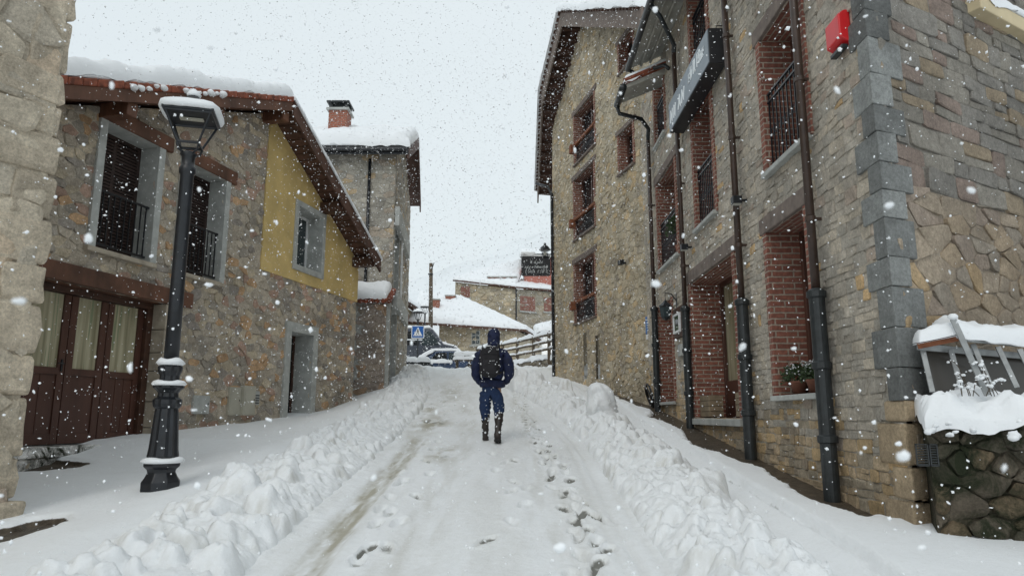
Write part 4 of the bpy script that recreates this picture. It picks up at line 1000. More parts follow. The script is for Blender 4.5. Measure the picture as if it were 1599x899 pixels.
# ------------------------------------------------------------------ street lamp on the left pavement
lx, ly = -3.50, 7.25; lz = gz(lx, ly) - .08
lp = thing('street_lamp', (lx, ly, lz), 'black cast iron street lamp with snow on its lantern, standing before the garage', 'street lamp')
base = (lx, ly, lz)
make('pedestal', MB().lathe(base, [(.175, 0), (.188, .05), (.188, .13), (.16, .17), (.135, .22), (.145, .25), (.178, .28), (.178, .31), (.14, .34)], 8), 'iron', lp, bevel=.008)
make('base_column', MB().lathe(base, [(0.1425, 0.34), (0.1472, 0.3796), (0.1377, 0.4456), (0.1121, 0.8086), (0.1064, 0.8416), (0.1283, 0.8614), (0.1377, 0.8944), (0.1377, 0.934), (0.0997, 0.9604), (0.095, 1.0), (0.114, 1.0264), (0.1472, 1.0528), (0.1472, 1.0726), (0.095, 1.0924), (0.0931, 1.1716), (0.114, 1.2244), (0.1187, 1.264), (0.0855, 1.2904)], 24, flute=.08), 'iron', lp)
ptop = 3.52
make('post', MB().lathe(base, [(.073, 1.29), (.070, 2.2), (.068, ptop - .2), (.085, ptop - .18), (.085, ptop - .12), (.066, ptop - .1), (.066, ptop), (.09, ptop + .03), (.05, ptop + .06)], 20), 'iron', lp, smooth=True)
hz = lz + ptop; q45 = [math.pi / 4 + k * math.pi / 2 + .25 for k in range(4)]
head = MB(); rb0, rt0 = .15, .32; z0_, z1_ = .14, .45
for a in q45:
    head.tube([(lx + rb0 * math.cos(a), ly + rb0 * math.sin(a), hz + z0_), (lx + rt0 * math.cos(a), ly + rt0 * math.sin(a), hz + z1_)], .013, 6)
    head.tube([(lx + .03 * math.cos(a), ly + .03 * math.sin(a), hz + .03), (lx + .13 * math.cos(a), ly + .13 * math.sin(a), hz + .06), (lx + .155 * math.cos(a), ly + .155 * math.sin(a), hz + .13)], .012, 6)
def ring4(r, z): return [(lx + r * math.cos(a), ly + r * math.sin(a), hz + z) for a in q45]
for r, z, t in ((rb0, z0_, .016), (rt0, z1_, .02)):
    p = ring4(r, z); head.tube(p + [p[0]], t, 6)
cg = make('lantern_cage', head, 'iron', lp)
rf_ = MB(); A_, B_, C_, D_ = ring4(rt0 + .045, z1_ + .0), ring4(rt0 + .045, z1_ + .05), ring4(.12, z1_ + .17), ring4(.08, z1_ + .24)
rf_.add(A_ + B_ + C_ + D_, [(0, 1, 2, 3), (15, 14, 13, 12)] + [(r * 4 + i, r * 4 + (i + 1) % 4, (r + 1) * 4 + (i + 1) % 4, (r + 1) * 4 + i) for r in range(3) for i in range(4)])
make('lantern_roof', rf_, 'iron', lp, bevel=.01)
make('reflector', MB().box(lambda u, z, d: (lx + u * math.cos(.25) - d * math.sin(.25), ly + u * math.sin(.25) + d * math.cos(.25), hz + z), (-.12, z1_ - .02, -.035), (.12, z1_ - .005, .035)), 'cream', cg)
sn_ = MB(); g1, g2, g3, g4 = ring4(rt0 + .04, z1_ + .03), ring4(rt0 + .085, z1_ + .07), ring4(rt0 + .05, z1_ + .16), ring4(.22, z1_ + .22)
def ringn(r, z, n=24, sq=.5):
    out = []
    for k in range(n):
        a = 2 * math.pi * k / n; c, s = math.cos(a), math.sin(a); m_ = (abs(c) ** 5 + abs(s) ** 5) ** (-1 / 5); aa = a + .25
        out.append((lx + r * m_ * math.cos(aa) * 1 , ly + r * m_ * math.sin(aa), hz + z + random.uniform(-.004, .004)))
    return out
rings = [ringn(.245, .475), ringn(.285, .47), ringn(.31, .49), ringn(.305, .53), ringn(.27, .565), ringn(.18, .595), ringn(.05, .605)]
sn_.add([p for r in rings for p in r], [(i * 24 + k, i * 24 + (k + 1) % 24, (i + 1) * 24 + (k + 1) % 24, (i + 1) * 24 + k) for i in range(6) for k in range(24)] + [tuple(range(24)), tuple(range(167, 143, -1))])
make('lantern_snow', sn_, 'snow', lp, smooth=True)
make('finial', MB().lathe((lx, ly, hz), [(.05, .56), (.05, .64), (.065, .67), (.06, .70)], 12), 'iron', lp, smooth=True)
make('snow_cap', MB().lathe((lx, ly, hz), [(.05, .69), (.07, .70), (.075, .725), (.05, .76), (.015, .77)], 14), 'snow', lp, smooth=True)
def snowring(z, r0, r1, t, sd):
    rn_ = random.Random(sd); b = MB(); n = 28; P_ = []
    pr = [(r0, 0), (r1, .0), (r1 + t * .35, t * .35), (r1, t * .8), ((r0 + r1) / 2, t), (r0, t * .7)]
    for (r, dz__) in pr:
        for k in range(n):
            a = 2 * math.pi * k / n; w_ = 1 + .14 * math.sin(3 * a + sd) + rn_.uniform(-.05, .05); P_.append((lx + r * math.cos(a), ly + r * math.sin(a), lz + z + dz__ * w_))
    b.add(P_, [(i * n + k, i * n + (k + 1) % n, ((i + 1) % 6) * n + (k + 1) % n, ((i + 1) % 6) * n + k) for i in range(6) for k in range(n)]); return b
for sr_ in (snowring(.31, .12, .185, .055, 1), snowring(1.075, .08, .15, .05, 2), snowring(1.28, .07, .115, .07, 3)): make('ledge_snow', sr_, 'snow', lp, smooth=True)
# ------------------------------------------------------------------ snow covered ground
def gpt(px, py, off=0):
    a, b = ray(px, py); lo, hi = 2.0, 40.0
    f = lambda y: EYE + b * y - (hroad(y) + off)
    ys = np.linspace(2.5, 45, 2000); v = np.array([f(y) for y in ys]); k = np.argmax(v < 0); y = ys[k] if v[k] < 0 else 30
    return a * y, y
xs = np.concatenate([np.arange(-11, -4.2, .12), np.arange(-4.2, -3.0, .05), np.arange(-3.0, 3.2, .022), np.arange(3.2, 6, .06), np.arange(6, 12, .3)])
ysl = [2.2]
while ysl[-1] < 46: ysl.append(ysl[-1] + max(.022, .0042 * ysl[-1] - .002) if ysl[-1] < 24 else ysl[-1] + .16)
ys = np.array(ysl); X, Y = np.meshgrid(xs, ys)
Z = hroad(Y) + side(X, Y)
near = sstep(30, 20, Y)
road = sstep(xl_bank(Y) + .3, xl_bank(Y) + .8, X) * sstep(xr_bank(Y) - .2, xr_bank(Y) - .6, X)
Z += .016 * fbm(X, Y, .9, 4, 3) + .012 * road * fbm(X, Y * .35, .16, 4, 9)
# soft drifts on the pavements
Z += .05 * sstep(-2.9, -3.6, X) * fbm(X, Y, 1.6, 3, 21)
# crumbly rims beside the banks
cr = (sstep(-1.55, -1.85, X - 0 * Y) * sstep(-2.9, -2.3, X) + sstep(.95, 1.15, X + .011 * np.clip(Y - 10, 0, 9) ** 2) * sstep(2.3, 1.8, X)) * near
cn = fbm(X, Y, .075, 3, 33); Z += cr * (.035 * np.clip(cn, -.05, 1) + .012)
D = np.zeros(X.shape + (3,))
# tyre track, left: smooth slush
tx = -1.40 - .014 * (Y - 5) + .03 * np.sin(Y * .7); tm = np.exp(-((X - tx) / (.135 + .03 * fbm(X * 0, Y, .3, 3, 39))) ** 4) * sstep(12.6, 9.5, Y)
Z -= .035 * tm; D[..., 0] += tm * (.60 + 1.1 * fbm(X * 5, Y * .6, .35, 5, 41, .65))
tm2 = np.exp(-((X - tx - .16) / .035) ** 2) * sstep(12, 8, Y); Z += .012 * tm2
# faint old track, right
tx = .92 + .03 * np.sin(Y * .8) - .0105 * np.clip(Y - 10, 0, 9) ** 2
for o, dpt in ((0, .03), (.16, .016), (-.12, .012)):
    tm = np.exp(-((X - tx - o) / .035) ** 2) * sstep(15, 11, Y); Z -= dpt * tm * (.6 + .8 * fbm(X, Y, .3, 2, 44)); D[..., 0] += .10 * tm
tx = -.15 - .010 * np.clip(Y - 10, 0, 20) ** 2 * .6
D[..., 0] += .16 * road * np.clip(.4 + 1.6 * fbm(X * 2.2, Y * .35, .5, 4, 46), 0, 1)
for lane in (-.75, .35):
    wl = np.exp(-((X - lane + .010 * np.clip(Y - 10, 0, 20) ** 2 * .6) / .20) ** 4) * sstep(24, 16, Y); D[..., 0] += .20 * wl * np.clip(.4 + 2 * fbm(X * 4, Y * .5, .3, 3, 47), 0, 1); Z -= .012 * wl
# slush patches up the road
for px, py, sx_, sy_, am in ((672, 662, .35, 1.1, .8), (690, 705, .22, .8, .8), (660, 640, .4, .9, .5), (640, 690, .25, .8, .35), (700, 615, .5, 2.5, .4)):
    x0, y0 = gpt(px, py); bl = np.exp(-(((X - x0) / sx_) ** 2 + ((Y - y0) / sy_) ** 2)); D[..., 0] += am * bl * np.clip(.5 + 2.6 * fbm(X, Y * .4, .25, 4, 50), 0, 1.4); D[..., 1] += am * bl * np.clip(3.4 * fbm(X, Y * .35, .3, 4, 57) - .55, 0, 1)
    Z += .03 * bl * fbm(X, Y * .5, .12, 3, 61)
# footprints: (pixel path in the photo -> ground), each print a heel and a sole
rf0 = random.Random(77)
def footprint(x, y, ang, dark, dep=.04, L=.27, Wd=.095):
    global Z, D
    i0, i1 = np.searchsorted(ys, (y - .4, y + .4)); j0, j1 = np.searchsorted(xs, (x - .4, x + .4))
    if i1 <= i0 or j1 <= j0: return
    x_, y_ = X[i0:i1, j0:j1] - x, Y[i0:i1, j0:j1] - y; c, s = math.cos(ang), math.sin(ang)
    u, v = x_ * c + y_ * s, -x_ * s + y_ * c
    wv = Wd / 2 * (1 + .18 * np.sin(v / L * 6)); r = np.sqrt((u / wv) ** 2 + (v / (L / 2)) ** 2) + .25 * fbm(x_ + x, y_ + y, .06, 2, 71)
    ins = sstep(1.25, .8, r); rim = np.exp(-((r - 1.45) / .3) ** 2)
    Z[i0:i1, j0:j1] += -dep * ins + .010 * rim; D[i0:i1, j0:j1, 1] += min(1.3, dark * 1.5) * ins * np.clip(.70 + 1.3 * fbm(x_ + x, y_ + y, .06, 2, 73), 0, 1.2); D[i0:i1, j0:j1, 0] += .35 * ins * dark
def trail(pts, dark, step=.33, off=.12, jit=.05, dep=.04):
    P = [gpt(*p) for p in pts]; s = 1
    for (a, b), (c, d) in zip(P, P[1:]):
        L = math.hypot(c - a, d - b); n = max(1, int(L / step))
        for k in range(n):
            t = (k + rf0.uniform(-.2, .2)) / n; ang = math.atan2(d - b, c - a) - math.pi / 2; s = -s
            x, y = a + (c - a) * t - math.sin(ang + math.pi / 2) * 0 + math.cos(ang) * off * s, b + (d - b) * t + math.sin(ang) * off * s
            footprint(x + rf0.uniform(-jit, jit), y + rf0.uniform(-jit, jit), ang + rf0.uniform(-.35, .35), dark * rf0.uniform(.15, 1.25), dep)
trail([(916, 897), (918, 850), (904, 805), (888, 775), (872, 740), (852, 705), (838, 680), (822, 645), (808, 615), (800, 600)], .85, .21, .07, .04)
trail([(925, 895), (922, 830), (886, 765), (862, 720), (846, 690), (828, 655)], .55, .36, .05, .08)
trail([(812, 820), (806, 765), (790, 735), (784, 700)], .4, .5, .11, .08, .03)
trail([(596, 858), (604, 822), (640, 770), (660, 720), (672, 680)], .75, .42, .10, .10)
trail([(574, 885), (585, 820), (622, 770), (650, 725)], .35, .5, .06, .12)
trail([(680, 660), (690, 640), (700, 615), (706, 598)], .6, .3, .14, .15)
for _ in range(9): 
    x, y = rf0.uniform(-1.0, .9), rf0.uniform(5, 15); footprint(x, y, rf0.uniform(-.5, .5), rf0.choice([0, .1, .5]), .022)
# bare wet strip along the right-hand walls, and the kerb crack
dw = snowline_wall(X, Y); edge = .30 + .16 * sstep(6, 9, Y) + .20 * fbm(X, Y, .5, 4, 81) + .06 * np.sin(Y * 2.1)
bare = sstep(edge + .03, edge - .03, dw) * sstep(5.7, 6.2, Y + .3 * fbm(X, Y, .3, 3, 83)) * sstep(21, 16.5, Y)
D[..., 2] += bare; Z += -.075 * bare + .02 * (1 - bare) * sstep(.9, .5, dw) * near

kx = 2.37 + .02 * np.sin(Y * 1.3) + .03 * fbm(X * 0, Y, .4, 3, 85); kc = np.exp(-((X - kx) / .014) ** 2) * np.clip(.55 + 2.2 * fbm(X * 0 + .3, Y, .8, 3, 87), 0, 1) * sstep(12.5, 10, Y) * sstep(3.5, 4.4, Y)
Z -= .045 * kc; D[..., 1] += .6 * kc * (fbm(X, Y, .2, 2, 90) > -.1); Z += .05 * sstep(kx + .0, kx + .05, X) * near
# bare patches at the left house feet
for (px, py, sx_, sy_) in ((4, 842, .34, .5), (50, 716, .62, .34)):
    a, b = ray(px, py); y0 = 6.0 if px < 20 else 9.55; x0 = a * y0; bl = np.exp(-(((X - x0) / sx_ / 1.2) ** 2 + ((Y - y0) / sy_ / 1.2) ** 2) ** 2); bb = sstep(.35, .55, bl + .35 * fbm(X, Y, .25, 3, 91)); D[..., 2] += bb; Z -= .08 * bb
D[..., 2] += 0
# kerb end shown at the tall house
for (px, py) in ((622, 612), (592, 633)):
    x0, y0 = gpt(px, py, .1); bl = np.exp(-(((X - x0 - .02 * (Y - y0)) / .05) ** 2 + ((Y - y0) / .8) ** 2)); D[..., 1] += 1.2 * bl; Z -= .05 * bl
# ploughed plaza edge, rough snow
pz = sstep(25.5, 27, Y) * sstep(33, 28, Y); Z += pz * (.02 + .28 * np.clip(fbm(X, Y, .6, 4, 95), -.1, 1)) * sstep(-5.5, -4, X)
Z += sstep(21, 26, Y) * .06 * fbm(X, Y, .35, 4, 97)
G = np.stack([X, Y, Z], -1)
def bulk(name, G, D, mat, closed=False):
    r, c = G.shape[:2]; me = bpy.data.meshes.new(name); me.vertices.add(r * c); me.vertices.foreach_set('co', G.reshape(-1).astype(np.float32))
    idx = np.arange(r * c).reshape(r, c); F = np.stack([idx[:-1, :-1], idx[:-1, 1:], idx[1:, 1:], idx[1:, :-1]], -1).reshape(-1, 4)
    me.loops.add(F.size); me.polygons.add(len(F)); me.loops.foreach_set('vertex_index', F.reshape(-1).astype(np.int32))
    me.polygons.foreach_set('loop_start', np.arange(0, F.size, 4, dtype=np.int32)); me.polygons.foreach_set('loop_total', np.full(len(F), 4, np.int32))
    me.update(calc_edges=True); me.polygons.foreach_set('use_smooth', np.ones(len(F), bool))
    ca = me.color_attributes.new('col', 'FLOAT_COLOR', 'POINT'); ca.data.foreach_set('color', np.concatenate([np.clip(D, 0, 1.5), np.ones(D.shape[:2] + (1,))], -1).reshape(-1).astype(np.float32))
    me.materials.append(M[mat]); o = bpy.data.objects.new(name, me); C.objects.link(o); return o
tag(bulk('snowy_street', G, D, 'gsnow'), kind='structure')
# wide land underneath and beyond
xs2 = np.linspace(-260, 260, 61); ys2 = np.concatenate([np.linspace(-60, -2, 20), np.linspace(0, 46, 47), np.linspace(50, 420, 40)]); X2, Y2 = np.meshgrid(xs2, ys2)
Z2 = hroad(Y2) - .22
tag(bulk('ground', np.stack([X2, Y2, Z2], -1), np.zeros(X2.shape + (3,)), 'gsnow'), kind='structure')
# pale mountain slope closing the view, rising to the right
xs3 = np.linspace(-170, 210, 120); ys3 = np.linspace(150, 330, 50); X3, Y3 = np.meshgrid(xs3, ys3)
top = 46 + 30 * sstep(-60, 45, X3) + 20 * sstep(20, 120, X3); Z3 = 6 + top * sstep(140, 290, Y3) * (1 + .10 * fbm(X3, Y3, 35, 4, 99)) + 3 * fbm(X3, Y3, 12, 4, 101)
tag(bulk('hills', np.stack([X3, Y3, Z3], -1), np.zeros(X3.shape + (3,)), 'hill'), kind='structure')

# ------------------------------------------------------------------ ploughed banks
def bank(name, cx, y0, y1, half, Hh, seed, lumps, label, dy0=.018):
    yy = [y0]
    while yy[-1] < y1: yy.append(yy[-1] + max(dy0, .0026 * yy[-1]))
    yy = np.array(yy); tt = np.linspace(-half, half, int(2 * half / .019)); T_, Y_ = np.meshgrid(tt, yy); X_ = T_ + cx(Y_)
    g = np.random.default_rng(seed)
    env = np.clip(1 - (np.abs(T_) / half) ** 2.2, 0, 1)
    Hs = Hh(Y_) * (1 + .5 * fbm(T_ * 0, Y_, 1.1, 2, seed))
    F_ = Hs * env * (.62 + .35 * fbm(T_, Y_, .35, 3, seed + 5))
    dirt = np.zeros_like(F_)
    n = int((y1 - y0) * 42)
    L = [(g.uniform(-half * .85, half * .85), y0 + (y1 - y0) * g.random(), g.uniform(.03, .10) * (1.8 if g.random() < .22 else 1), None) for _ in range(n)]
    L = [(t, y, r, Hh(np.float64(y)) * max(0, 1 - (abs(t) / half) ** 2) * g.uniform(.25, .95)) for t, y, r, _ in L] + lumps
    for t, y, r, h in L:
        i0, i1 = np.searchsorted(yy, (y - 2.2 * r, y + 2.2 * r)); j0, j1 = np.searchsorted(tt, (t - 2.2 * r, t + 2.2 * r))
        if i1 <= i0 or j1 <= j0: continue
        a, b = T_[i0:i1, j0:j1] - t, Y_[i0:i1, j0:j1] - y
        wa = fbm(a + t, b + y, r * 1.1, 3, seed + 9); wb = fbm(a + t, b + y, r * 1.1, 3, seed + 14)
        a2, b2 = a + r * .42 * wa, b + r * .42 * wb; q0 = g.uniform(0, 3.1); ca, sa = math.cos(q0), math.sin(q0); asp = g.uniform(.7, 1.35)
        rho = np.sqrt(((a2 * ca + b2 * sa) * asp) ** 2 + ((-a2 * sa + b2 * ca) / asp) ** 2) / r
        f = h + r * (.75 * np.sqrt(np.clip(1.0 - rho ** 2.6, 0, 1)) - .25) - 1.6 * r * np.clip(rho - 1, 0, 9) + g.uniform(-.35, .35) * a + g.uniform(-.35, .35) * b + .10 * r * wa
        for k in range(g.integers(2, 5)):
            q = g.uniform(0, 6.28); rr = r * g.uniform(.25, .8); sl = g.uniform(.8, 2.4)
            f = np.minimum(f, h + r * .42 - sl * (a2 * math.cos(q) + b2 * math.sin(q) - rr))
        # rounded arrises
        W_ = F_[i0:i1, j0:j1]; k_ = .022; hh = np.clip(.5 + .5 * (f - W_) / k_, 0, 1); new = W_ * (1 - hh) + f * hh + k_ * hh * (1 - hh) * .6
        dirt[i0:i1, j0:j1] += np.where((f > W_ - .04) & (f < W_ + .02), .05 * g.random(), 0)
        F_[i0:i1, j0:j1] = np.maximum(W_, new * (env[i0:i1, j0:j1] > 0))
    F_ *= sstep(0, .10, env)
    cru = sstep(.05, .3, env); F_ += cru * (.060 * (.20 - np.abs(fbm(T_, Y_, .15, 4, seed + 61, .6))) + .034 * (.2 - np.abs(fbm(T_, Y_, .055, 3, seed + 63, .6))))
    F_ += .016 * fbm(T_, Y_, .075, 4, seed + 20, .65) + .03 * fbm(T_, Y_, .25, 3, seed + 30)
    F_ = F_ - .05 * (1 - sstep(0, .25, env))
    Zb = hroad(Y_) + side(X_, Y_) * .7 + F_
    Dd = np.zeros(X_.shape + (3,)); gy_, gx_ = np.gradient(F_); steep = np.clip(np.hypot(gy_ / np.gradient(yy)[:, None], gx_ / (tt[1] - tt[0])) - 1.0, 0, 2)
    Dd[..., 0] = np.clip(dirt * 2.5 + .16 * steep * np.clip(.3 + 2 * fbm(T_, Y_, .3, 3, seed + 40), 0, 1), 0, .45) + .55 * np.clip(fbm(T_, Y_, .35, 4, seed + 44) * 3.2 - 1.0, 0, .6) * steep.clip(0, 1)
    o = bulk(name, np.stack([X_, Y_, Zb], -1), Dd, 'gsnow'); return tag(o, label, 'snow bank', None, 'stuff')
def at_t(px, py, off, cx): x, y = gpt(px, py, off); return x - float(cx(np.float64(y))), y
ll = []
for px, py, r, h in ((372, 775, .17, .30), (405, 790, .13, .27), (425, 770, .12, .24), (345, 800, .14, .22), (400, 812, .12, .16), (440, 800, .09, .12), (470, 702, .15, .26), (500, 712, .12, .2), (486, 726, .12, .16), (250, 868, .14, .17), (300, 850, .12, .2), (330, 862, .13, .16), (280, 830, .1, .18), (200, 880, .12, .12), (230, 850, .1, .14), (320, 800, .12, .16), (455, 750, .10, .12), (545, 670, .13, .18), (575, 655, .12, .16)):
    t, y = at_t(px, py, .18, xl_bank); ll.append((t, y, r, h))
bank('snow_bank', xl_bank, 3.0, 26, .64, lambda y: .27 + 0 * y, 101, ll, 'ploughed bank of broken snow lumps along the left kerb')
rl = []
for px, py, r, h in ((885, 612, .22, .42), (862, 606, .2, .28), (835, 600, .25, .42), (815, 598, .25, .45), (970, 655, .16, .22), (1010, 690, .13, .22), (1060, 735, .14, .2), (1120, 790, .13, .2), (1185, 830, .15, .18), (1000, 720, .10, .12), (1230, 870, .16, .16)):
    t, y = at_t(px, py, .2, xr_bank); rl.append((t, y, r, h))
bank('snow_bank', lambda y: xr_bank(y), 3.0, 26, .54, lambda y: .27 + .007 * y, 202, rl, 'ploughed bank of broken snow lumps along the right kerb below the inn')
# the upright slab of packed snow on the right, a thing of its own
x0, y0 = gpt(930, 664); y0 = 12.6; x0 = 1.50; zb = gz(x0, y0); nS, nA = 26, 40; G_ = np.zeros((nS + 1, nA + 1, 3)); D_s = np.zeros((nS + 1, nA + 1, 3))
for i in range(nS + 1):
    t = i / nS; w = (.30 * (1 - .30 * t) if t < .80 else .228 * math.sqrt(max(0, 1 - ((t - .80) / .20) ** 2))); zt_ = zb - .05 + .86 * t
    for j in range(nA + 1):
        a = 2 * math.pi * j / nA; m_ = (abs(math.cos(a)) ** 2.4 + abs(math.sin(a)) ** 2.4) ** (-1 / 2.4); nz_ = 1 + .42 * float(fbm(np.float64(math.cos(a) * .9 + 3), np.float64(math.sin(a) * .9 + t * 1.6), .38, 4, 7))
        ex = 1.05 if math.cos(a) > 0 else .72
        G_[i, j] = (x0 + w * m_ * nz_ * math.cos(a) * ex * (1 + .35 * (1 - t) * (math.cos(a) > 0)), y0 + w * m_ * nz_ * math.sin(a) * 1.1, zt_); D_s[i, j, 0] = .25 * (1 - t) * max(0, -math.cos(a)) + .2 * max(0, float(fbm(np.float64(a), np.float64(t * 3), .6, 3, 8)))
    G_[i, nA] = G_[i, 0]
o = bulk('snow_block', G_, D_s, 'gsnow'); o.location = (0, 0, 0)
tag(o, 'tall upright block of packed snow standing out of the right bank', 'snow block')

# ------------------------------------------------------------------ mossy garden wall with frame, far right
rw = thing('garden_wall', (3.2, 5.4, .4), 'low dark mossy stone wall at the inn corner, heaped with snow', 'wall')
FW = Facade(3.13, 5.42, .84, -.36, -.36, -.84); zt = EYE + ray(1440, 655)[1] * 5.4
palw = palette([(3, (.13, .11, .085)), (2, (.10, .09, .068)), (1.2, (.17, .13, .085)), (1, (.14, .125, .10))], .2)
mb = MB(); masonry(mb, FW, [(0.0, -.3), (5, -.3), (5, zt), (0.0, zt)], [], .17, .12, palw, gap=.012, depth=.035, jit=.46, drop=.3, seed=71, mortar=(.11, .095, .07), rough=2.6)
mb.box(FW.P, (.0, -.3, -.45), (5, zt - .01, -.02), (.06, .05, .035)); make('wall', mb, 'stone_wet', rw)
# vent grille
q = FW.rect((1428, 710), (1462, 710), (1440, 692), (1444, 726)); 
vg = thing('vent_grille', FW.P(q[0], q[2], .09), 'pair of dark louvred metal vent grilles low on the mossy wall', 'vent')
for k, (a, b) in enumerate(((q[0], q[0] + (q[1] - q[0]) * .58), (q[0] + (q[1] - q[0]) * .62, q[1]))):
    mb = MB()
    for c_ in (((a, q[2], .05), (a + .008, q[3], .115)), ((b - .008, q[2], .05), (b, q[3], .115)), ((a, q[2], .05), (b, q[2] + .008, .115)), ((a, q[3] - .008, .05), (b, q[3], .115))): mb.box(FW.P, *c_)
    nn = int((q[3] - q[2]) / .018)
    for j in range(nn): zz = q[2] + .01 + j * .018; mb.box(FW.P, (a, zz, .06), (b, zz + .007, .108))
    make('grille', mb, 'guard', vg)
# snow heap on the wall
mb = MB(); A_ = FW.P(-.02, zt - .01, .09); B_ = FW.P(4.5, zt - .01, .09); Cc = FW.P(4.5, zt + .12, -.75); Dd_ = FW.P(-.05, zt + .12, -.28)
snow_slab(mb, A_, B_, Cc, Dd_, .15, 110, 60, .14, 73, .75, .11, 3.0)
rn = random.Random(6)
for _ in range(15):                                  # clots hanging over the edge
    u = rn.uniform(0, 1.4); p = FW.P(u, zt - .0 - rn.uniform(0, .13), .13 + rn.uniform(-.03, .03)); r_ = rn.uniform(.012, .045)
    blob(mb, p, r_, u * 11, .7, .9)
make('snow_heap', mb, 'snow', rw, smooth=True)
# metal frame leaning over the bed
yF = 5.62
def q3(px, py, y=yF): return at(px, py, y)
cf = thing('cold_frame', tuple(q3(1500, 600)), 'bent galvanised metal frame with sloping bars and snow on its top rail', 'frame')
def bar(mbx, a, b, w=.022, t=.010):
    a, b = Vector(a), Vector(b); d = (b - a).normalized(); s = d.cross(Vector((.3, 1, 0)).normalized()).normalized(); n_ = d.cross(s)
    p = [a + s * x + n_ * y for x, y in ((-w, -t), (w, -t), (w, t), (-w, t))] + [b + s * x + n_ * y for x, y in ((-w, -t), (w, -t), (w, t), (-w, t))]
    mbx.add(p, [(0, 1, 2, 3), (7, 6, 5, 4), (0, 4, 5, 1), (1, 5, 6, 2), (2, 6, 7, 3), (3, 7, 4, 0)]); return mbx
make('top_rail', bar(MB(), q3(1433, 540, 5.5), q3(1498, 527, 5.42), .024), 'rust', cf, bevel=.003)
mb = bar(MB(), q3(1433, 541, 5.52), q3(1680, 563, 5.95), .026); bar(mb, q3(1496, 527, 5.42), q3(1680, 545, 5.85), .026); make('top_rail', mb, 'metal', cf, bevel=.003)
for a, b in (((1440, 543), (1456, 612)), ((1484, 545), (1506, 622)), ((1519, 537), (1550, 610)), ((1558, 541), (1588, 605)), ((1592, 545), (1618, 600))):
    make('bar', bar(MB(), q3(*a, 5.55), q3(*b, 5.45), .019), 'metal', cf, bevel=.003)
make('loose_bar', bar(MB(), q3(1488, 498, 5.36), q3(1542, 617, 5.3), .021), 'metal', cf, bevel=.003)
mb = MB(); mb.add([q3(1440, 545, 5.6), q3(1680, 566, 6.0), q3(1680, 640, 5.9), q3(1458, 612, 5.5)], [(0, 1, 2, 3)]); make('pane', mb, glass_mat('dusty_dark_pane', (.055, .048, .04), .35), cf)
mb = MB(); e1, e2 = q3(1432, 536, 5.5), q3(1497, 523, 5.42); of = Vector((.02, .1, .0))
snow_slab(mb, e1 - of * .5, e2 - of * .5, e2 + of, e1 + of, .10, 30, 8, .045, 75, .25, .01)
e1, e2 = q3(1490, 527, 5.44), q3(1680, 545, 5.85); of = Vector((.0, .30, .06))
snow_slab(mb, e1 - of * .15, e2 - of * .15, e2 + of, e1 + of, .16, 50, 14, .09, 76, .25, .02)
mb.lathe(q3(1488, 497, 5.36), [(.01, -.012), (.035, .0), (.036, .02), (.02, .035)], 10)
make('snow_cap', mb, 'snow', cf, smooth=True)
# dry arching stems loaded with snow
st = thing('dry_stems', tuple(q3(1530, 612, 5.3)), 'dry arching garden stems with clots of snow beside the metal frame', 'plant')
mb = MB(); sb = MB(); rn = random.Random(19)
for k in range(11):
    p0 = q3(1500 + k * 6 + rn.uniform(-6, 6), 618, 5.25 + rn.uniform(-.08, .1)); hh = rn.uniform(.08, .34); lean = rn.uniform(-.14, .14); path = [p0 + Vector((lean * t * 1.4, .03 * t, hh * (1.7 * t - .9 * t * t))) for t in np.linspace(0, 1.15, 8)]
    mb.tube(path, .0035, 5)
    for p in path[2:]:
        if rn.random() < .8: r_ = rn.uniform(.006, .02); blob(sb, (p.x, p.y, p.z + .004), r_, k * 3 + p.z * 7)
make('stems', mb, 'twig', st); make('snow_clots', sb, 'snow', st, smooth=True)['kind'] = 'stuff'

# ------------------------------------------------------------------ the walker
px_, py_ = -.33, 11.0; pz_ = gz(px_, py_) - .02
def skin(name, chains, mat, parent=None, sub=2, root=0, label=None):
    """chains: lists of (x, y, z, rx[, ry]); a chain whose first entry is an int branches off that vertex"""
    v, e, r = [], [], []
    for ch in chains:
        prev = None
        for p in ch:
            if isinstance(p, int): prev = p; continue
            v.append(p[:3]); r.append((p[3], p[4] if len(p) > 4 else p[3]))
            if prev is not None: e.append((prev, len(v) - 1))
            prev = len(v) - 1
    me = bpy.data.meshes.new(name); me.from_pydata(v, e, []); o = bpy.data.objects.new(name, me); C.objects.link(o)
    m = o.modifiers.new('skin', 'SKIN'); m.use_smooth_shade = True; m.branch_smoothing = .6
    for i, q in enumerate(r): me.skin_vertices[0].data[i].radius = q; me.skin_vertices[0].data[i].use_root = (i == root)
    s = o.modifiers.new('sub', 'SUBSURF'); s.levels = s.render_levels = sub
    me.materials.append(M[mat])
    dg = bpy.context.evaluated_depsgraph_get(); dg.update(); m2 = bpy.data.meshes.new_from_object(o.evaluated_get(dg)); bpy.data.objects.remove(o)
    m2.name = name; o = bpy.data.objects.new(name, m2); C.objects.link(o); m2.materials.clear(); m2.materials.append(M[mat])
    o.parent = parent; return o
def rough(o, amp, sc, seed=3):                       # cloth folds pushed into the surface
    me = o.data; n = len(me.vertices); co = np.zeros(n * 3); me.vertices.foreach_get('co', co); no = np.zeros(n * 3); me.vertices.foreach_get('normal', no); co, no = co.reshape(-1, 3), no.reshape(-1, 3)
    d = fbm(co[:, 0] + co[:, 1] * .7, co[:, 2] * 1.6 + co[:, 0] * .5, sc, 4, seed, .55) * amp
    me.vertices.foreach_set('co', (co + no * d[:, None]).reshape(-1)); me.update()
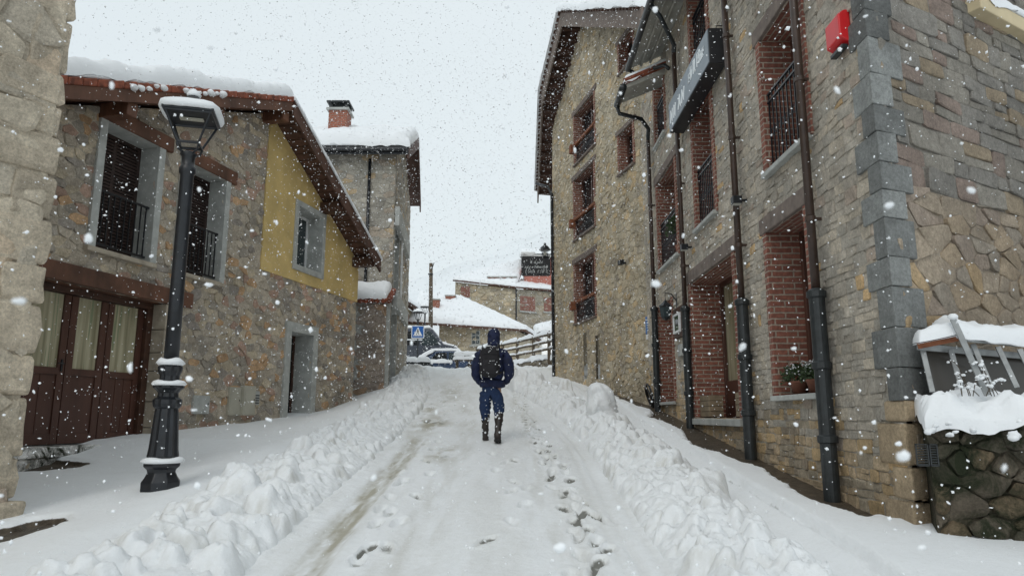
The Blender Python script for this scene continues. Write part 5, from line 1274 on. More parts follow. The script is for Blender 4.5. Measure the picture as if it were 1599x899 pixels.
# feet: left planted ahead, right behind with its heel lifting; back to the camera (facing +y)
LF, RF = Vector((-.085, .16, .0)), Vector((.115, -.14, .0))
body = [[(0, 0, .96, .12, .085), (0, .005, 1.10, .14, .10), (0, .02, 1.28, .165, .11), (0, .03, 1.42, .15, .09), (0, .04, 1.50, .06, .06), (0, .065, 1.58, .065, .07), (0, .08, 1.66, .078, .092), (0, .08, 1.73, .06, .07)],
        [0, (-.09, .01, .86, .065), (-.10, .07, .50, .045), (-.098, .135, .30, .03), (-.09, .16, .09, .03), (-.09, .27, .035, .03)],
        [0, (.09, 0, .86, .065), (.115, .01, .50, .045), (.122, -.055, .30, .03), (.118, -.135, .11, .03), (.12, -.03, .03, .03)],
        [3, (-.19, .03, 1.40, .055), (-.26, .0, 1.17, .045), (-.25, .04, 1.00, .034), (-.20, .09, .96, .028), (-.17, .10, .95, .02)],
        [3, (.19, .03, 1.40, .055), (.26, .0, 1.17, .045), (.25, .04, 1.00, .034), (.20, .09, .96, .028), (.17, .10, .95, .02)]]
per = skin('person', body, 'skin'); per.location = (px_, py_, pz_)
per.rotation_euler = (R(-2), R(1.2), R(-3))
tag(per, 'person walking away uphill in navy hooded jacket, blue jeans and dark boots, hands in pockets', 'person')
jk = [[(0, 0, .93, .185, .145), (0, .0, 1.06, .185, .15), (0, .02, 1.24, .205, .15), (0, .03, 1.38, .185, .125), (0, .035, 1.455, .115, .10), (0, .045, 1.50, .09, .09)],
      [3, (-.185, .025, 1.40, .082), (-.235, .0, 1.27, .092), (-.262, -.02, 1.13, .086), (-.255, .03, 1.01, .076), (-.215, .09, .95, .06), (-.17, .12, .93, .045)],
      [3, (.185, .025, 1.40, .082), (.235, .0, 1.27, .092), (.262, -.02, 1.13, .086), (.255, .03, 1.01, .076), (.215, .09, .95, .06), (.17, .12, .93, .045)]]
j_ = skin('jacket', jk, 'navy', per, 3); rough(j_, .030, .13)
hd_ = skin('hood', [[(0, .02, 1.44, .125, .11), (0, .05, 1.53, .098, .10), (0, .075, 1.60, .108, .115), (0, .08, 1.68, .112, .12), (0, .07, 1.755, .085, .09), (0, .06, 1.79, .035, .035)]], 'navy', per, 3); rough(hd_, .016, .07, 9)
jn = [[(0, 0, .95, .18, .14), (0, 0, .86, .185, .14)],
      [1, (-.105, .01, .78, .128), (-.102, .05, .60, .105), (-.10, .07, .50, .084), (-.10, .10, .40, .062), (-.10, .12, .34, .06)],
      [1, (.105, 0, .78, .128), (.112, .02, .60, .105), (.115, .02, .50, .084), (.118, -.02, .40, .062), (.12, -.04, .34, .06)]]
j2 = skin('jeans', jn, 'jeans', per, 3); rough(j2, .022, .08, 5)
hem = skin('jacket_hem', [[(0, .0, .99, .195, .155), (0, 0, .93, .215, .168), (0, 0, .87, .215, .168), (0, 0, .83, .20, .16)]], 'navy', per, 2); rough(hem, .02, .1, 6)
bl = skin('boot', [[(-.10, .10, .48, .080), (-.10, .115, .42, .076), (-.10, .13, .33, .066), (-.095, .148, .22, .056), (-.09, .158, .12, .054), (-.09, .17, .055, .05), (-.09, .25, .045, .048), (-.092, .32, .035, .036)]], 'boot', per, 2); rough(bl, .014, .06, 7)
br = skin('boot', [[(.117, .01, .49, .080), (.12, -.01, .43, .077), (.122, -.045, .33, .067), (.12, -.095, .22, .057), (.118, -.135, .13, .056), (.118, -.145, .075, .05), (.12, -.06, .045, .05), (.122, .01, .03, .036)]], 'boot', per, 2); rough(br, .014, .06, 8)
def sole(cx, cy, z0, tilt, par):
    b = MB(); L = .30; pts = []
    for t in np.linspace(0, 1, 9):
        w = .048 * (1 + .15 * math.sin(t * 6.5)) * (1 if .08 < t < .92 else .65); y = cy - .06 + L * t; z = z0 + tilt * (1 - t) ** 1.5
        pts += [(cx - w, y, z), (cx + w, y, z), (cx + w, y, z + .03), (cx - w, y, z + .03)]
    f = [(i * 4 + k, i * 4 + (k + 1) % 4, i * 4 + 4 + (k + 1) % 4, i * 4 + 4 + k) for i in range(8) for k in range(4)] + [(3, 2, 1, 0), (32, 33, 34, 35)]
    b.add([(px_ + x, py_ + y, pz_ + z) for x, y, z in pts], f); return make('sole', b, 'tyre', par, bevel=.004)
ORG[bl.name] = ORG[br.name] = ORG[per.name] = Vector((px_, py_, pz_))
sole(-.09, .13, .0, 0, bl); sole(.12, -.15, .0, .045, br)
sb = MB(); rn = random.Random(2)                       # snow stuck on boots and calves
for o_, n_ in ((bl, 26), (br, 34)):
    vs = o_.data.vertices
    for _ in range(n_):
        v = vs[rn.randrange(len(vs))]; 
        if v.normal.y > .3: continue
        p = v.co + v.normal * .002 + Vector((px_, py_, pz_)); r_ = rn.uniform(.006, .018); sb.lathe(p, [(r_ * .4, -r_), (r_, -.2 * r_), (r_ * .9, r_ * .5), (r_ * .3, r_)], 6)
make('snow_specks', sb, 'snow', per, smooth=True)['kind'] = 'stuff'
sb2 = MB()
for o_, n_ in ((j_, 70), (hd_, 14), (j2, 22)):
    vs = o_.data.vertices
    for _ in range(n_):
        v = vs[rn.randrange(len(vs))]
        if v.normal.z < -.2: continue
        p = v.co + v.normal * .001 + Vector((px_, py_, pz_)); blob(sb2, p, rn.uniform(.004, .011) * (1.6 if v.normal.z > .6 else 1), _, .6)
make('snow_dusting', sb2, 'snow', per, smooth=True)['kind'] = 'stuff'
# backpack
bp = thing('backpack', (px_, py_ - .18, pz_ + 1.0), 'black backpack worn on the back of the walker', 'backpack')
def puff(name, c, s, mat, parent, seed, e=3.4, amp=.03):
    n, m = 22, 30; G = np.zeros((n + 1, m + 1, 3))
    for i in range(n + 1):
        for j in range(m + 1):
            a, b = math.pi * i / n - math.pi / 2, 2 * math.pi * j / m; f = lambda q: math.copysign(abs(q) ** (2 / e), q)
            G[i, j] = (f(math.cos(a)) * f(math.cos(b)), f(math.cos(a)) * f(math.sin(b)), f(math.sin(a)))
    G *= 1 + amp * (fbm(G[..., 0] + G[..., 1], G[..., 2] + 5, .5, 3, seed))[..., None] * 2; G[:, m] = G[:, 0]
    G = G * np.array(s) + np.array(c); mb = MB().grid(G); return make(name, mb, mat, parent, smooth=True, recalc=False)
puff('main_compartment', (px_ - .01, py_ - .20, pz_ + 1.225), (.155, .095, .235), 'pack', bp, 3)
puff('front_pocket', (px_ - .01, py_ - .285, pz_ + 1.14), (.115, .05, .12), 'pack', bp, 4)
puff('top_flap', (px_ - .01, py_ - .20, pz_ + 1.40), (.14, .095, .065), 'pack', bp, 5)
mb = MB()
for s in (-1, 1):
    mb.tube([(px_ + s * .10, py_ - .13, pz_ + 1.42), (px_ + s * .12, py_ - .07, pz_ + 1.50), (px_ + s * .125, py_ + .05, pz_ + 1.51), (px_ + s * .13, py_ + .15, pz_ + 1.42), (px_ + s * .15, py_ + .15, pz_ + 1.2), (px_ + s * .17, py_ - .02, pz_ + 1.08), (px_ + s * .13, py_ - .14, pz_ + 1.05)], .018, 6)
mb.tube([(px_ - .03, py_ - .17, pz_ + 1.46), (px_ - .01, py_ - .19, pz_ + 1.50), (px_ + .02, py_ - .17, pz_ + 1.46)], .008, 6)
make('straps', mb, 'strap', bp)
mb = MB()
for _ in range(60):
    a_, b_ = rn.uniform(-.14, .12), rn.uniform(1.03, 1.45); blob(mb, (px_ + a_, py_ - .292 + .02 * abs(a_) * 10 - (.04 if b_ < 1.24 and abs(a_) < .1 else 0), pz_ + b_), rn.uniform(.003, .009), _, .8)
blob(mb, (px_ - .03, py_ - .21, pz_ + 1.462), .05, 3, .25); blob(mb, (px_ + .05, py_ - .22, pz_ + 1.455), .04, 5, .25)
make('snow_specks', mb, 'snow', bp, smooth=True)['kind'] = 'stuff'
mb = MB(); mb.box(lambda u, z, d: (px_ + u, py_ + d, pz_ + z), (-.10, 1.245, -.31), (.08, 1.256, -.285)); mb.box(lambda u, z, d: (px_ + u, py_ + d, pz_ + z), (-.12, 1.34, -.305), (.10, 1.35, -.285)); make('zip', mb, 'strap', bp)
# ------------------------------------------------------------------ plaza and village beyond
def wallquad(mb, a, b, zb, col=(.36, .31, .23), st=None, seed=1, holes=[], w=.55, h=.32, pal=None, tops=None):
    F = Facade(a[0], a[1], b[0] - a[0], b[1] - a[1], (b[1] - a[1]), -(b[0] - a[0])); L = math.hypot(b[0] - a[0], b[1] - a[1])
    out = [(0, zb), (L, zb), (L, b[2]), (0, a[2])]
    masonry(mb, F, out, holes, w, h, pal or palette([(4, (.37, .325, .245)), (2, (.33, .29, .225)), (1, (.41, .34, .24)), (1, (.28, .25, .20))], .12), gap=.03, depth=.05, jit=.33, drop=.1, seed=seed, mortar=(.35, .31, .24)); return F, L
def win_far(F, parent, px0, px1, py0, py1, mat='shutter', name='window', lab=None, sash=False):
    u0, u1, z0, z1 = F.rect((px0, (py0 + py1) / 2), (px1, (py0 + py1) / 2), ((px0 + px1) / 2, py0), ((px0 + px1) / 2, py1))
    w = make(name, MB().box(F.P, (u0, z0, .0), (u1, z1, .06)), 'surround' if sash else mat, parent, bevel=.01)
    if lab: w['label'] = lab
    if sash:
        for k in range(2):
            for j in range(3):
                a = u0 + .06 + (u1 - u0 - .06) * k / 2; b = z0 + .06 + (z1 - z0 - .06) * j / 3
                make('pane', MB().box(F.P, (a, b, .06), (a + (u1 - u0) / 2 - .09, b + (z1 - z0) / 3 - .09, .07)), 'glass2', w)
    else:
        mb = MB(); m = (u0 + u1) / 2; mb.box(F.P, (m - .02, z0, .06), (m + .02, z1, .07))
        for k in range(9): zz = z0 + .08 + (z1 - z0 - .1) * k / 9; mb.box(F.P, (u0 + .08, zz, .06), (u1 - .08, zz + .03, .08))
        make('slats', mb, mat, w)
    make('sill', MB().box(F.P, (u0 - .12, z0 - .12, .0), (u1 + .12, z0 - .0, .14)), 'surround', w)
    return w
# low long house
a, b = at(686, 506, 50), at(812, 518, 47); b1 = thing('low_village_house', (a.x, a.y, 4.6), 'low buff stone village house with wide snow roof behind the walker', 'house')
mb = MB(); F1, L1 = wallquad(mb, a, b, 4, seed=201, w=.5, h=.3)
c_ = Vector((b.x + 1.5, b.y + 8, b.z)); d_ = Vector((a.x + .5, a.y + 9, a.z))
mb.add([(b.x, b.y, 4), (b.x, b.y, b.z), c_, (c_.x, c_.y, 4), d_, (d_.x, d_.y, 4), a, (a.x, a.y, 4)], [(0, 1, 2, 3), (3, 2, 4, 5), (5, 4, 6, 7)], (.35, .31, .24)); make('wall', mb, 'far_stone', b1)
win_far(F1, b1, 737, 750, 516, 538, sash=True)
rA, rB = at(655, 462, 57), at(716, 469, 56); e0 = a + Vector((-2.2, -.4, .0)); e1 = b + Vector((.4, -.45, -.05))
mb = MB(); slope_slab(mb, [e0, e1, rB, rA], .16); slope_slab(mb, [e1, c_ + Vector((.5, .5, 0)), rB], .155); rf1 = make('roof', mb, 'soffit', b1)
mb = MB(); u_ = Vector((0, 0, .17)); snow_slab(mb, e0 + u_, e1 + u_, rB + u_, rA + u_, .32, 50, 30, .3, 77, .2, .05); snow_slab(mb, e1 + u_, c_ + Vector((.5, .5, .1)) + u_, rB + u_ + Vector((.1, .1, 0)), rB + u_, .3, 20, 20, .25, 78)
make('roof_snow', mb, 'snow', rf1, smooth=True)
for px, py0, py1, w_ in ((680, 469, 487, .30), (703.5, 463, 474, .38)):
    p = at(px, py1, 52 if px < 690 else 54.5); t = at(px, py0, p.y)
    ch = make('chimney', MB().box(W, (p.x - w_, p.z - .6, p.y - .3), (p.x + w_, t.z, p.y + .3)), 'chimney_brick', rf1); make('cap', MB().box(W, (p.x - w_ - .06, t.z, p.y - .36), (p.x + w_ + .06, t.z + .08, p.y + .36)), 'surround', ch)
    mb = MB(); snow_slab(mb, (p.x - w_, p.y - .3, t.z + .08), (p.x + w_, p.y - .3, t.z + .08), (p.x + w_, p.y + .3, t.z + .08), (p.x - w_, p.y + .3, t.z + .08), .12, 8, 8, .1, 5); make('snow_cap', mb, 'snow', ch, smooth=True)
# larger house up the slope
a, m, b = at(711, 440, 62), at(806, 451, 60), at(885, 458, 63)
b2 = thing('upper_village_house', (m.x, m.y, 4.6), 'larger buff stone village house with terracotta shutters, up behind the low one', 'house')
mb = MB(); F2, L2_ = wallquad(mb, a, m, 4, seed=211, w=.55, h=.33); F3, L3_ = wallquad(mb, m, b, 4, seed=212, w=.5, h=.3, pal=palette([(3, (.27, .25, .21)), (2, (.24, .22, .185)), (1, (.31, .27, .21))]))
bk_ = Vector((a.x + 1, a.y + 9, a.z)); bk2 = Vector((b.x + 1, b.y + 8, b.z)); mb.add([(b.x, b.y, 4), (b.x, b.y, b.z), bk2, (bk2.x, bk2.y, 4), bk_, (bk_.x, bk_.y, 4), a, (a.x, a.y, 4)], [(0, 1, 2, 3), (3, 2, 4, 5), (5, 4, 6, 7)], (.35, .31, .24))
make('wall', mb, 'far_stone', b2)
win_far(F2, b2, 720, 734, 447, 465); win_far(F3, b2, 812, 835, 463, 486); win_far(F3, b2, 849, 868, 465, 487)
rT = at(822, 408, 69); rT2 = at(900, 395, 69); o_ = Vector((0, -.35, 0))
mb = MB(); slope_slab(mb, [a + o_ + Vector((-.2, 0, 0)), m + o_, rT, at(760, 424, 67)], .14); rS, rS2 = at(812, 442, 65), at(900, 449, 65); slope_slab(mb, [m + o_, b + o_ + Vector((.5, 0, 0)), rS2, rS], .137); rf2_ = make('roof', mb, 'soffit', b2)
mb = MB(); snow_slab(mb, a + o_ + Vector((-.2, 0, .15)), m + o_ + Vector((0, 0, .15)), rT + Vector((0, 0, .15)), at(760, 424, 67) + Vector((0, 0, .15)), .3, 40, 30, .25, 81, .15, .06)
snow_slab(mb, m + o_ + Vector((-.1, 0, .15)), b + o_ + Vector((.5, 0, .15)), rS2 + Vector((0, 0, .15)), rS + Vector((0, 0, .15)), .3, 40, 30, .25, 82, .15, .06)
make('roof_snow', mb, 'snow', rf2_, smooth=True)
p, t = at(785, 442, 61.5), at(785, 434, 61.5); ch = make('chimney', MB().box(W, (p.x - 1.3, p.z - .5, 61.2), (p.x + 1.2, t.z, 62)), 'chimney_brick', rf2_)
make('cap', MB().box(W, (p.x - 1.4, t.z, 61.1), (p.x + 1.3, t.z + .1, 62.1)), 'surround', ch)
mb = MB(); mb.tube([(m.x, m.y - .06, 5), (m.x, m.y - .06, m.z)], .07, 6); make('downpipe', mb, 'iron', b2)
# pink house behind
pA, pB = at(819, 446, 62.6), at(900, 456, 62.6); b3 = thing('pink_house', (pA.x, 62.6, 5), 'pink rendered house half hidden behind the hanging sign', 'house')
topz = at(819, 402, 62.6).z; mb = MB().box(W, (pA.x, 5, 62.6), (pA.x + 9, topz, 69)); make('wall', mb, 'pink', b3)
mb = MB(); snow_slab(mb, (pA.x - .4, 62.2, topz), (pA.x + 9.4, 62.2, topz), (pA.x + 9.4, 69, topz + 2), (pA.x - .4, 69, topz + 2), .4, 20, 20, .3, 84); make('roof_snow', mb, 'snow', b3, smooth=True)
make('roof', MB().add([(pA.x - .4, 62.2, topz - .12), (pA.x + 9.4, 62.2, topz - .12), (pA.x + 9.4, 69, topz + 1.9), (pA.x - .4, 69, topz + 1.9)], [(0, 1, 2, 3)]), 'soffit', b3)
# house at the left edge of the plaza
a, b = at(618, 470, 46), at(672, 503, 58); b0 = thing('plaza_house', (a.x, a.y, 4.4), 'buff house with dark ragged eaves left of the plaza, behind the van', 'house')
mb = MB(); F0, L0_ = wallquad(mb, a, b, 4, seed=221, w=.6, h=.35)
l_ = Vector((a.x - 8, a.y + 2, a.z)); l2 = Vector((b.x - 6, b.y + 5, b.z)); mb.add([a, (a.x, a.y, 4), (l_.x, l_.y, 4), l_, l2, (l2.x, l2.y, 4), b, (b.x, b.y, 4)], [(0, 1, 2, 3), (3, 2, 5, 4), (4, 5, 7, 6)], (.35, .3, .24)); make('wall', mb, 'far_stone', b0)
win_far(F0, b0, 629, 637, 488, 516)
rA, rB = Vector((a.x - 4, a.y + 5, a.z + 2.6)), Vector((b.x - 2.5, b.y + 6, b.z + 2.4)); o_ = Vector((.5, -.4, 0))
rf0_ = make('roof', slope_slab(MB(), [a + o_, b + o_, rB, rA], .16), 'darkwood', b0)
mb = MB()
for k in range(30): p = (a + o_).lerp(b + o_, k / 29); mb.tube([p + Vector((.1, -.05, -.02)), p + Vector((-.5, .3, .12))], .10, 6)
make('tile_edge', mb, 'darkwood', rf0_)
mb = MB(); u_ = Vector((0, 0, .2)); snow_slab(mb, a + o_ + u_, b + o_ + u_, rB + u_, rA + u_, .32, 40, 20, .25, 86, .2, .06); make('roof_snow', mb, 'snow', rf0_, smooth=True)
mb = MB(); mb.tube([at(636, 490, 47.5), at(636, 545, 47.5)], .06, 6); make('downpipe', mb, 'iron', b0)

# utility pole
pt, pb_ = at(673, 411, 46), at(671, 560, 46)
pl = thing('utility_pole', (pb_.x, 46, 4.4), 'tall weathered wooden utility pole behind the van', 'pole')
make('post', MB().tube([(pb_.x, 46, 4.2), (pb_.x + .02, 46, 7.5), (pt.x, 46, pt.z)], [.17, .15, .12], 10), 'oldwood', pl, smooth=True)
make('fittings', MB().tube([(pt.x + .08, 45.9, pt.z - .4), (pt.x + .22, 45.9, pt.z + .02)], .03, 6).box(W, (pt.x - .16, pt.z - .8, 45.84), (pt.x + .16, pt.z - .72, 46.0)), 'iron', pl)
# plaza lamp with two lanterns
def far_lamp(px, py_top, y, label, arm=None):
    t = at(px, py_top, y); x = t.x; g_ = float(hroad(y)); o = thing('plaza_lamp', (x, y, g_), label, 'street lamp')
    make('post', MB().lathe((x, y, g_), [(.14, 0), (.12, .8), (.06, .9), (.05, t.z - g_ - .55)], 8), 'iron', o, smooth=True)
    mb = MB(); zz = t.z - g_ - .55
    for q in range(4): a = q * 1.57 + .5; mb.tube([(x + .12 * math.cos(a), y + .12 * math.sin(a), g_ + zz + .02), (x + .26 * math.cos(a), y + .26 * math.sin(a), g_ + zz + .42)], .018, 5)
    mb.lathe((x, y, g_ + zz), [(.12, 0), (.13, .03), (.05, .05)], 8); make('cage', mb, 'iron', o)
    make('hood', MB().lathe((x, y, g_ + zz), [(.34, .42), (.34, .46), (.12, .6), (.06, .66)], 8), 'iron', o)
    mb = MB(); mb.lathe((x, y, g_ + zz), [(.33, .465), (.30, .53), (.14, .64), (.03, .7)], 10); make('snow_cap', mb, 'snow', o, smooth=True); return o
far_lamp(653, 485, 41, 'black plaza lamp rising behind the crossing sign, lower left one of the two')
far_lamp(664, 477, 47, 'slim plaza lamp beside the utility pole, higher of the two')
# crossing sign
s0 = at(652.5, 518, 35); gy = float(hroad(35)); cs = thing('crossing_sign', (s0.x, 35, gy), 'blue square pedestrian crossing sign with white border on a dark post', 'road sign')
make('post', MB().tube([(s0.x, 35.05, gy - .1), (s0.x, 35.05, s0.z + .25)], .03, 8), 'guard', cs)
hw = .29
pn = make('panel', MB().box(W, (s0.x - hw - .03, s0.z - hw - .03, 34.99), (s0.x + hw + .03, s0.z + hw + .03, 35.02)), 'white', cs, bevel=.01)
make('blue_field', MB().box(W, (s0.x - hw + .01, s0.z - hw + .01, 34.98), (s0.x + hw - .01, s0.z + hw - .01, 34.99)), 'roadblue', pn)
mb = MB().prism(lambda u, z, d: (s0.x + u, 34.98 - d, s0.z + z), [(-.23, -.21), (.23, -.21), (0, .23)], 0, .004); make('white_triangle', mb, 'white', pn)
T_ = lambda u, z, d: (s0.x + u, 34.976 - d, s0.z + z); mb = MB()
mb.prism(T_, [(.03 * math.cos(t), .115 + .03 * math.sin(t)) for t in np.linspace(0, 5.7, 10)], 0, .003)
for pg in ([(-.02, .08), (.03, .08), (.025, -.02), (-.02, -.02)], [(-.02, .07), (-.075, .0), (-.06, -.01), (-.01, .045)], [(.025, .07), (.07, .0), (.055, -.01), (.015, .04)], [(-.02, -.02), (.0, -.02), (-.06, -.15), (-.085, -.14)], [(.0, -.02), (.025, -.02), (.075, -.14), (.05, -.15)]): mb.prism(T_, pg, 0, .003)
for k in range(5): mb.prism(T_, [(-.18 + k * .08, -.20), (-.14 + k * .08, -.20), (-.125 + k * .07, -.165), (-.155 + k * .07, -.165)], 0, .0035)
make('walking_figure', mb, 'black', pn)
# van: side on, nose to the right
def car(name, x0, x1, y, z, H_, prof, wid, mat, label, cat, windows, wheels, snow_t, seed):
    """prof: side outline as (fraction of length, fraction of height)"""
    L = x1 - x0; t = thing(name, ((x0 + x1) / 2, y, z), label, cat); P_ = [(x0 + a * L, z + b * H_) for a, b in prof]
    n = len(P_); mb = MB(); secs = ((0, .93), (.08, 1), (.92, 1), (1, .93)); pts = []
    cz = z + H_ * .45
    for f_, s_ in secs:
        for (x, zz) in P_: pts.append(((x0 + x1) / 2 + (x - (x0 + x1) / 2) * (.99 if s_ < 1 else 1), y + wid * f_ + (0.12 * max(0, (zz - cz) / H_) * (1 if f_ < .5 else -1) * 1.3), zz if s_ == 1 else cz + (zz - cz) * .97))
    mb.add(pts, [tuple(range(n)), tuple(range(4 * n - 1, 3 * n - 1, -1))] + [(r * n + i, r * n + (i + 1) % n, (r + 1) * n + (i + 1) % n, (r + 1) * n + i) for r in range(3) for i in range(n)])
    bd = make('body', mb, mat, t, bevel=.04)
    for w in windows:
        pts = [(x0 + a * L, z + b * H_) for a, b in w]; fr_ = lambda zz: y + .02 + .156 * max(0, (zz - cz) / H_) * 1 - .035
        q = [(x, fr_(zz), zz) for x, zz in pts] + [(x, fr_(zz) + .03, zz) for x, zz in pts]; k = len(pts)
        make('side_window', MB().add(q, [tuple(range(k)), tuple(range(2 * k - 1, k - 1, -1))] + [(i, (i + 1) % k, k + (i + 1) % k, k + i) for i in range(k)]), 'glass2' if w is windows[-1] else 'glass', bd)
    for a, r in wheels:
        for yy in (y - .02, y + wid - .2):
            mb = MB(); cx = x0 + a * L; mb.tube([(cx, yy, z + r), (cx, yy + .22, z + r)], r, 20); w_ = make('wheel', mb, 'tyre', t, bevel=.02)
            make('rim', MB().tube([(cx, yy - .012, z + r), (cx, yy + .0, z + r)], r * .6, 14), 'metal', w_)
    xa, xb, zr_ = snow_t; mb = MB(); snow_slab(mb, (x0 + xa * L, y + .12, z + zr_ * H_), (x0 + xb * L, y + .12, z + zr_ * H_), (x0 + xb * L, y + wid - .12, z + zr_ * H_), (x0 + xa * L, y + wid - .12, z + zr_ * H_), .14, 30, 12, .12, seed, .1, .01)
    make('roof_snow', mb, 'snow', t, smooth=True); return t, bd, L
yv = 36; zv = float(hroad(yv)) + .12; xv1 = at(716, 560, yv).x; xv0 = xv1 - 4.9
vprof = [(0, .16), (0, .55), (.02, .92), (.06, .985), (.66, 1.0), (.72, .98), (.84, .60), (.95, .52), (.99, .42), (1, .18), (.97, .14), (.9, .13), (.2, .13)]
van, vb, VL = car('parked_van', xv0, xv1, yv, zv, 2.05, vprof, 1.85, 'vanpaint', 'dark grey van parked side on at the plaza with snow on its roof', 'van', [[(.05, .56), (.05, .88), (.30, .90), (.30, .56)], [(.33, .56), (.33, .90), (.58, .91), (.58, .56)], [(.61, .56), (.61, .91), (.70, .90), (.80, .60), (.78, .56)]], [(.19, .33), (.83, .33)], (.03, .70, 1.0), 91)
mb = MB(); xx = lambda f: xv0 + f * VL
for pth in ([(.33, .70), (.62, .69)], [(.33, .70), (.42, .45)], [(.33, .69), (.35, .60)]):
    p = [(xx(a), yv - .03, zv + b * 2.05) for a, b in pth]; mb.tube(p, .035, 6)
make('snow_line', mb, 'snow', van); make('headlight', MB().box(W, (xx(.95), zv + .75, yv + .03), (xx(.992), zv + .95, yv + .3)), 'metal', van, bevel=.02)
mb = MB(); snow_slab(mb, (xx(.82), yv + .1, zv + 1.27), (xx(.985), yv + .1, zv + 1.0), (xx(.985), yv + 1.7, zv + 1.0), (xx(.82), yv + 1.7, zv + 1.27), .12, 12, 12, .1, 92); make('bonnet_snow', mb, 'snow', van, smooth=True)
# car buried in snow in front of it
yc = 33.6; zc = float(hroad(yc)) - .26; c0, c1 = at(651, 560, yc).x, at(716, 560, yc).x
cprof = [(0, .2), (.0, .5), (.10, .62), (.26, .96), (.36, 1.0), (.62, .98), (.78, .66), (.96, .56), (1, .4), (1, .2), (.9, .14), (.12, .14)]
cw = (c1 - c0); car_, cb_, cl_ = car('parked_car', c0, c1 + 1.1, yc, zc, 1.22, cprof, 1.65, 'carpaint', 'small blue car under thick snow, parked in front of the dark van', 'car', [[(.20, .62), (.30, .90), (.46, .92), (.46, .62)], [(.49, .62), (.49, .92), (.60, .90), (.72, .64)]], [(.18, .28), (.82, .28)], (.24, .66, .99), 93)
mb = MB(); cx = lambda f: c0 + f * (c1 + 1.1 - c0)
snow_slab(mb, (cx(.0), yc - .06, zc + .72), (cx(.27), yc - .0, zc + 1.18), (cx(.27), yc + 1.5, zc + 1.2), (cx(.0), yc + 1.6, zc + .75), .20, 16, 14, .16, 94)
snow_slab(mb, (cx(.62), yc - .0, zc + 1.18), (cx(.80), yc - .02, zc + .88), (cx(.80), yc + 1.6, zc + .88), (cx(.62), yc + 1.5, zc + 1.18), .12, 12, 12, .1, 95)
snow_slab(mb, (cx(.78), yc - .02, zc + .88), (cx(.99), yc - .0, zc + .74), (cx(.99), yc + 1.6, zc + .74), (cx(.78), yc + 1.6, zc + .88), .14, 12, 12, .1, 96)
snow_slab(mb, (cx(.02), yc - .10, zc + .60), (cx(.55), yc - .10, zc + .60), (cx(.55), yc + .05, zc + .72), (cx(.02), yc + .05, zc + .72), .12, 20, 6, .06, 97, .3, .05)
make('thick_snow', mb, 'snow', car_, smooth=True)
mb = MB(); mb.tube([at(699, 548, yc + .4), at(711, 538, yc + .4)], .015, 5); mb.tube([at(701, 550, yc + .5), at(708, 541, yc + .5)], .012, 5); make('wiper', mb, 'iron', car_)
# low snow covered planters before the car, bench beside the walker
for px, lab in ((637, 'left one of two low snow-topped stone blocks in front of the parked car'), (656, 'right one of two low snow-topped stone blocks in front of the parked car')):
    p = at(px + 5, 574, 30.5); gz_ = float(hroad(30.5)) + .1; t = thing('stone_block', (p.x, 30.5, gz_), lab, 'stone block', 'low blocks at the plaza edge')
    make('block', MB().box(W, (p.x - .27, gz_ - .1, 30.3), (p.x + .27, gz_ + .32, 30.8)), 'guard', t, bevel=.03); mb = MB(); snow_slab(mb, (p.x - .3, 30.27, gz_ + .32), (p.x + .3, 30.27, gz_ + .32), (p.x + .3, 30.83, gz_ + .32), (p.x - .3, 30.83, gz_ + .32), .2, 12, 10, .16, 98); make('snow_cap', mb, 'snow', t, smooth=True)
yb = 32.0; q0, q1 = at(709, 556, yb), at(750, 556, yb); zg = float(hroad(yb)) + .05
pt_ = thing('picnic_table', ((q0.x + q1.x) / 2, yb, zg), 'wooden picnic table under thick snow just left of the walker', 'table')
make('tabletop', MB().box(W, (q0.x, q0.z - .06, yb - .3), (q1.x, q0.z, yb + .4)), 'oldwood', pt_, bevel=.01)
for s in (.07, .55): x = q0.x + (q1.x - q0.x) * s; make('leg', MB().box(W, (x, zg - .2, yb - .05), (x + .12, q0.z - .06, yb + .05)).box(W, (x, zg + .3, yb - .6), (x + .08, zg + .36, yb + .7)), 'oldwood', pt_)
make('bench_seat', MB().box(W, (q0.x, zg + .36, yb - .7), (q1.x, zg + .41, yb - .42)), 'oldwood', pt_)
mb = MB(); snow_slab(mb, (q0.x, yb - .32, q0.z), (q1.x, yb - .32, q0.z), (q1.x, yb + .42, q0.z), (q0.x, yb + .42, q0.z), .2, 24, 12, .12, 99); snow_slab(mb, (q0.x, yb - .72, zg + .41), (q1.x, yb - .72, zg + .41), (q1.x, yb - .4, zg + .41), (q0.x, yb - .4, zg + .41), .16, 24, 8, .1, 100)
make('snow_cap', mb, 'snow', pt_, smooth=True)
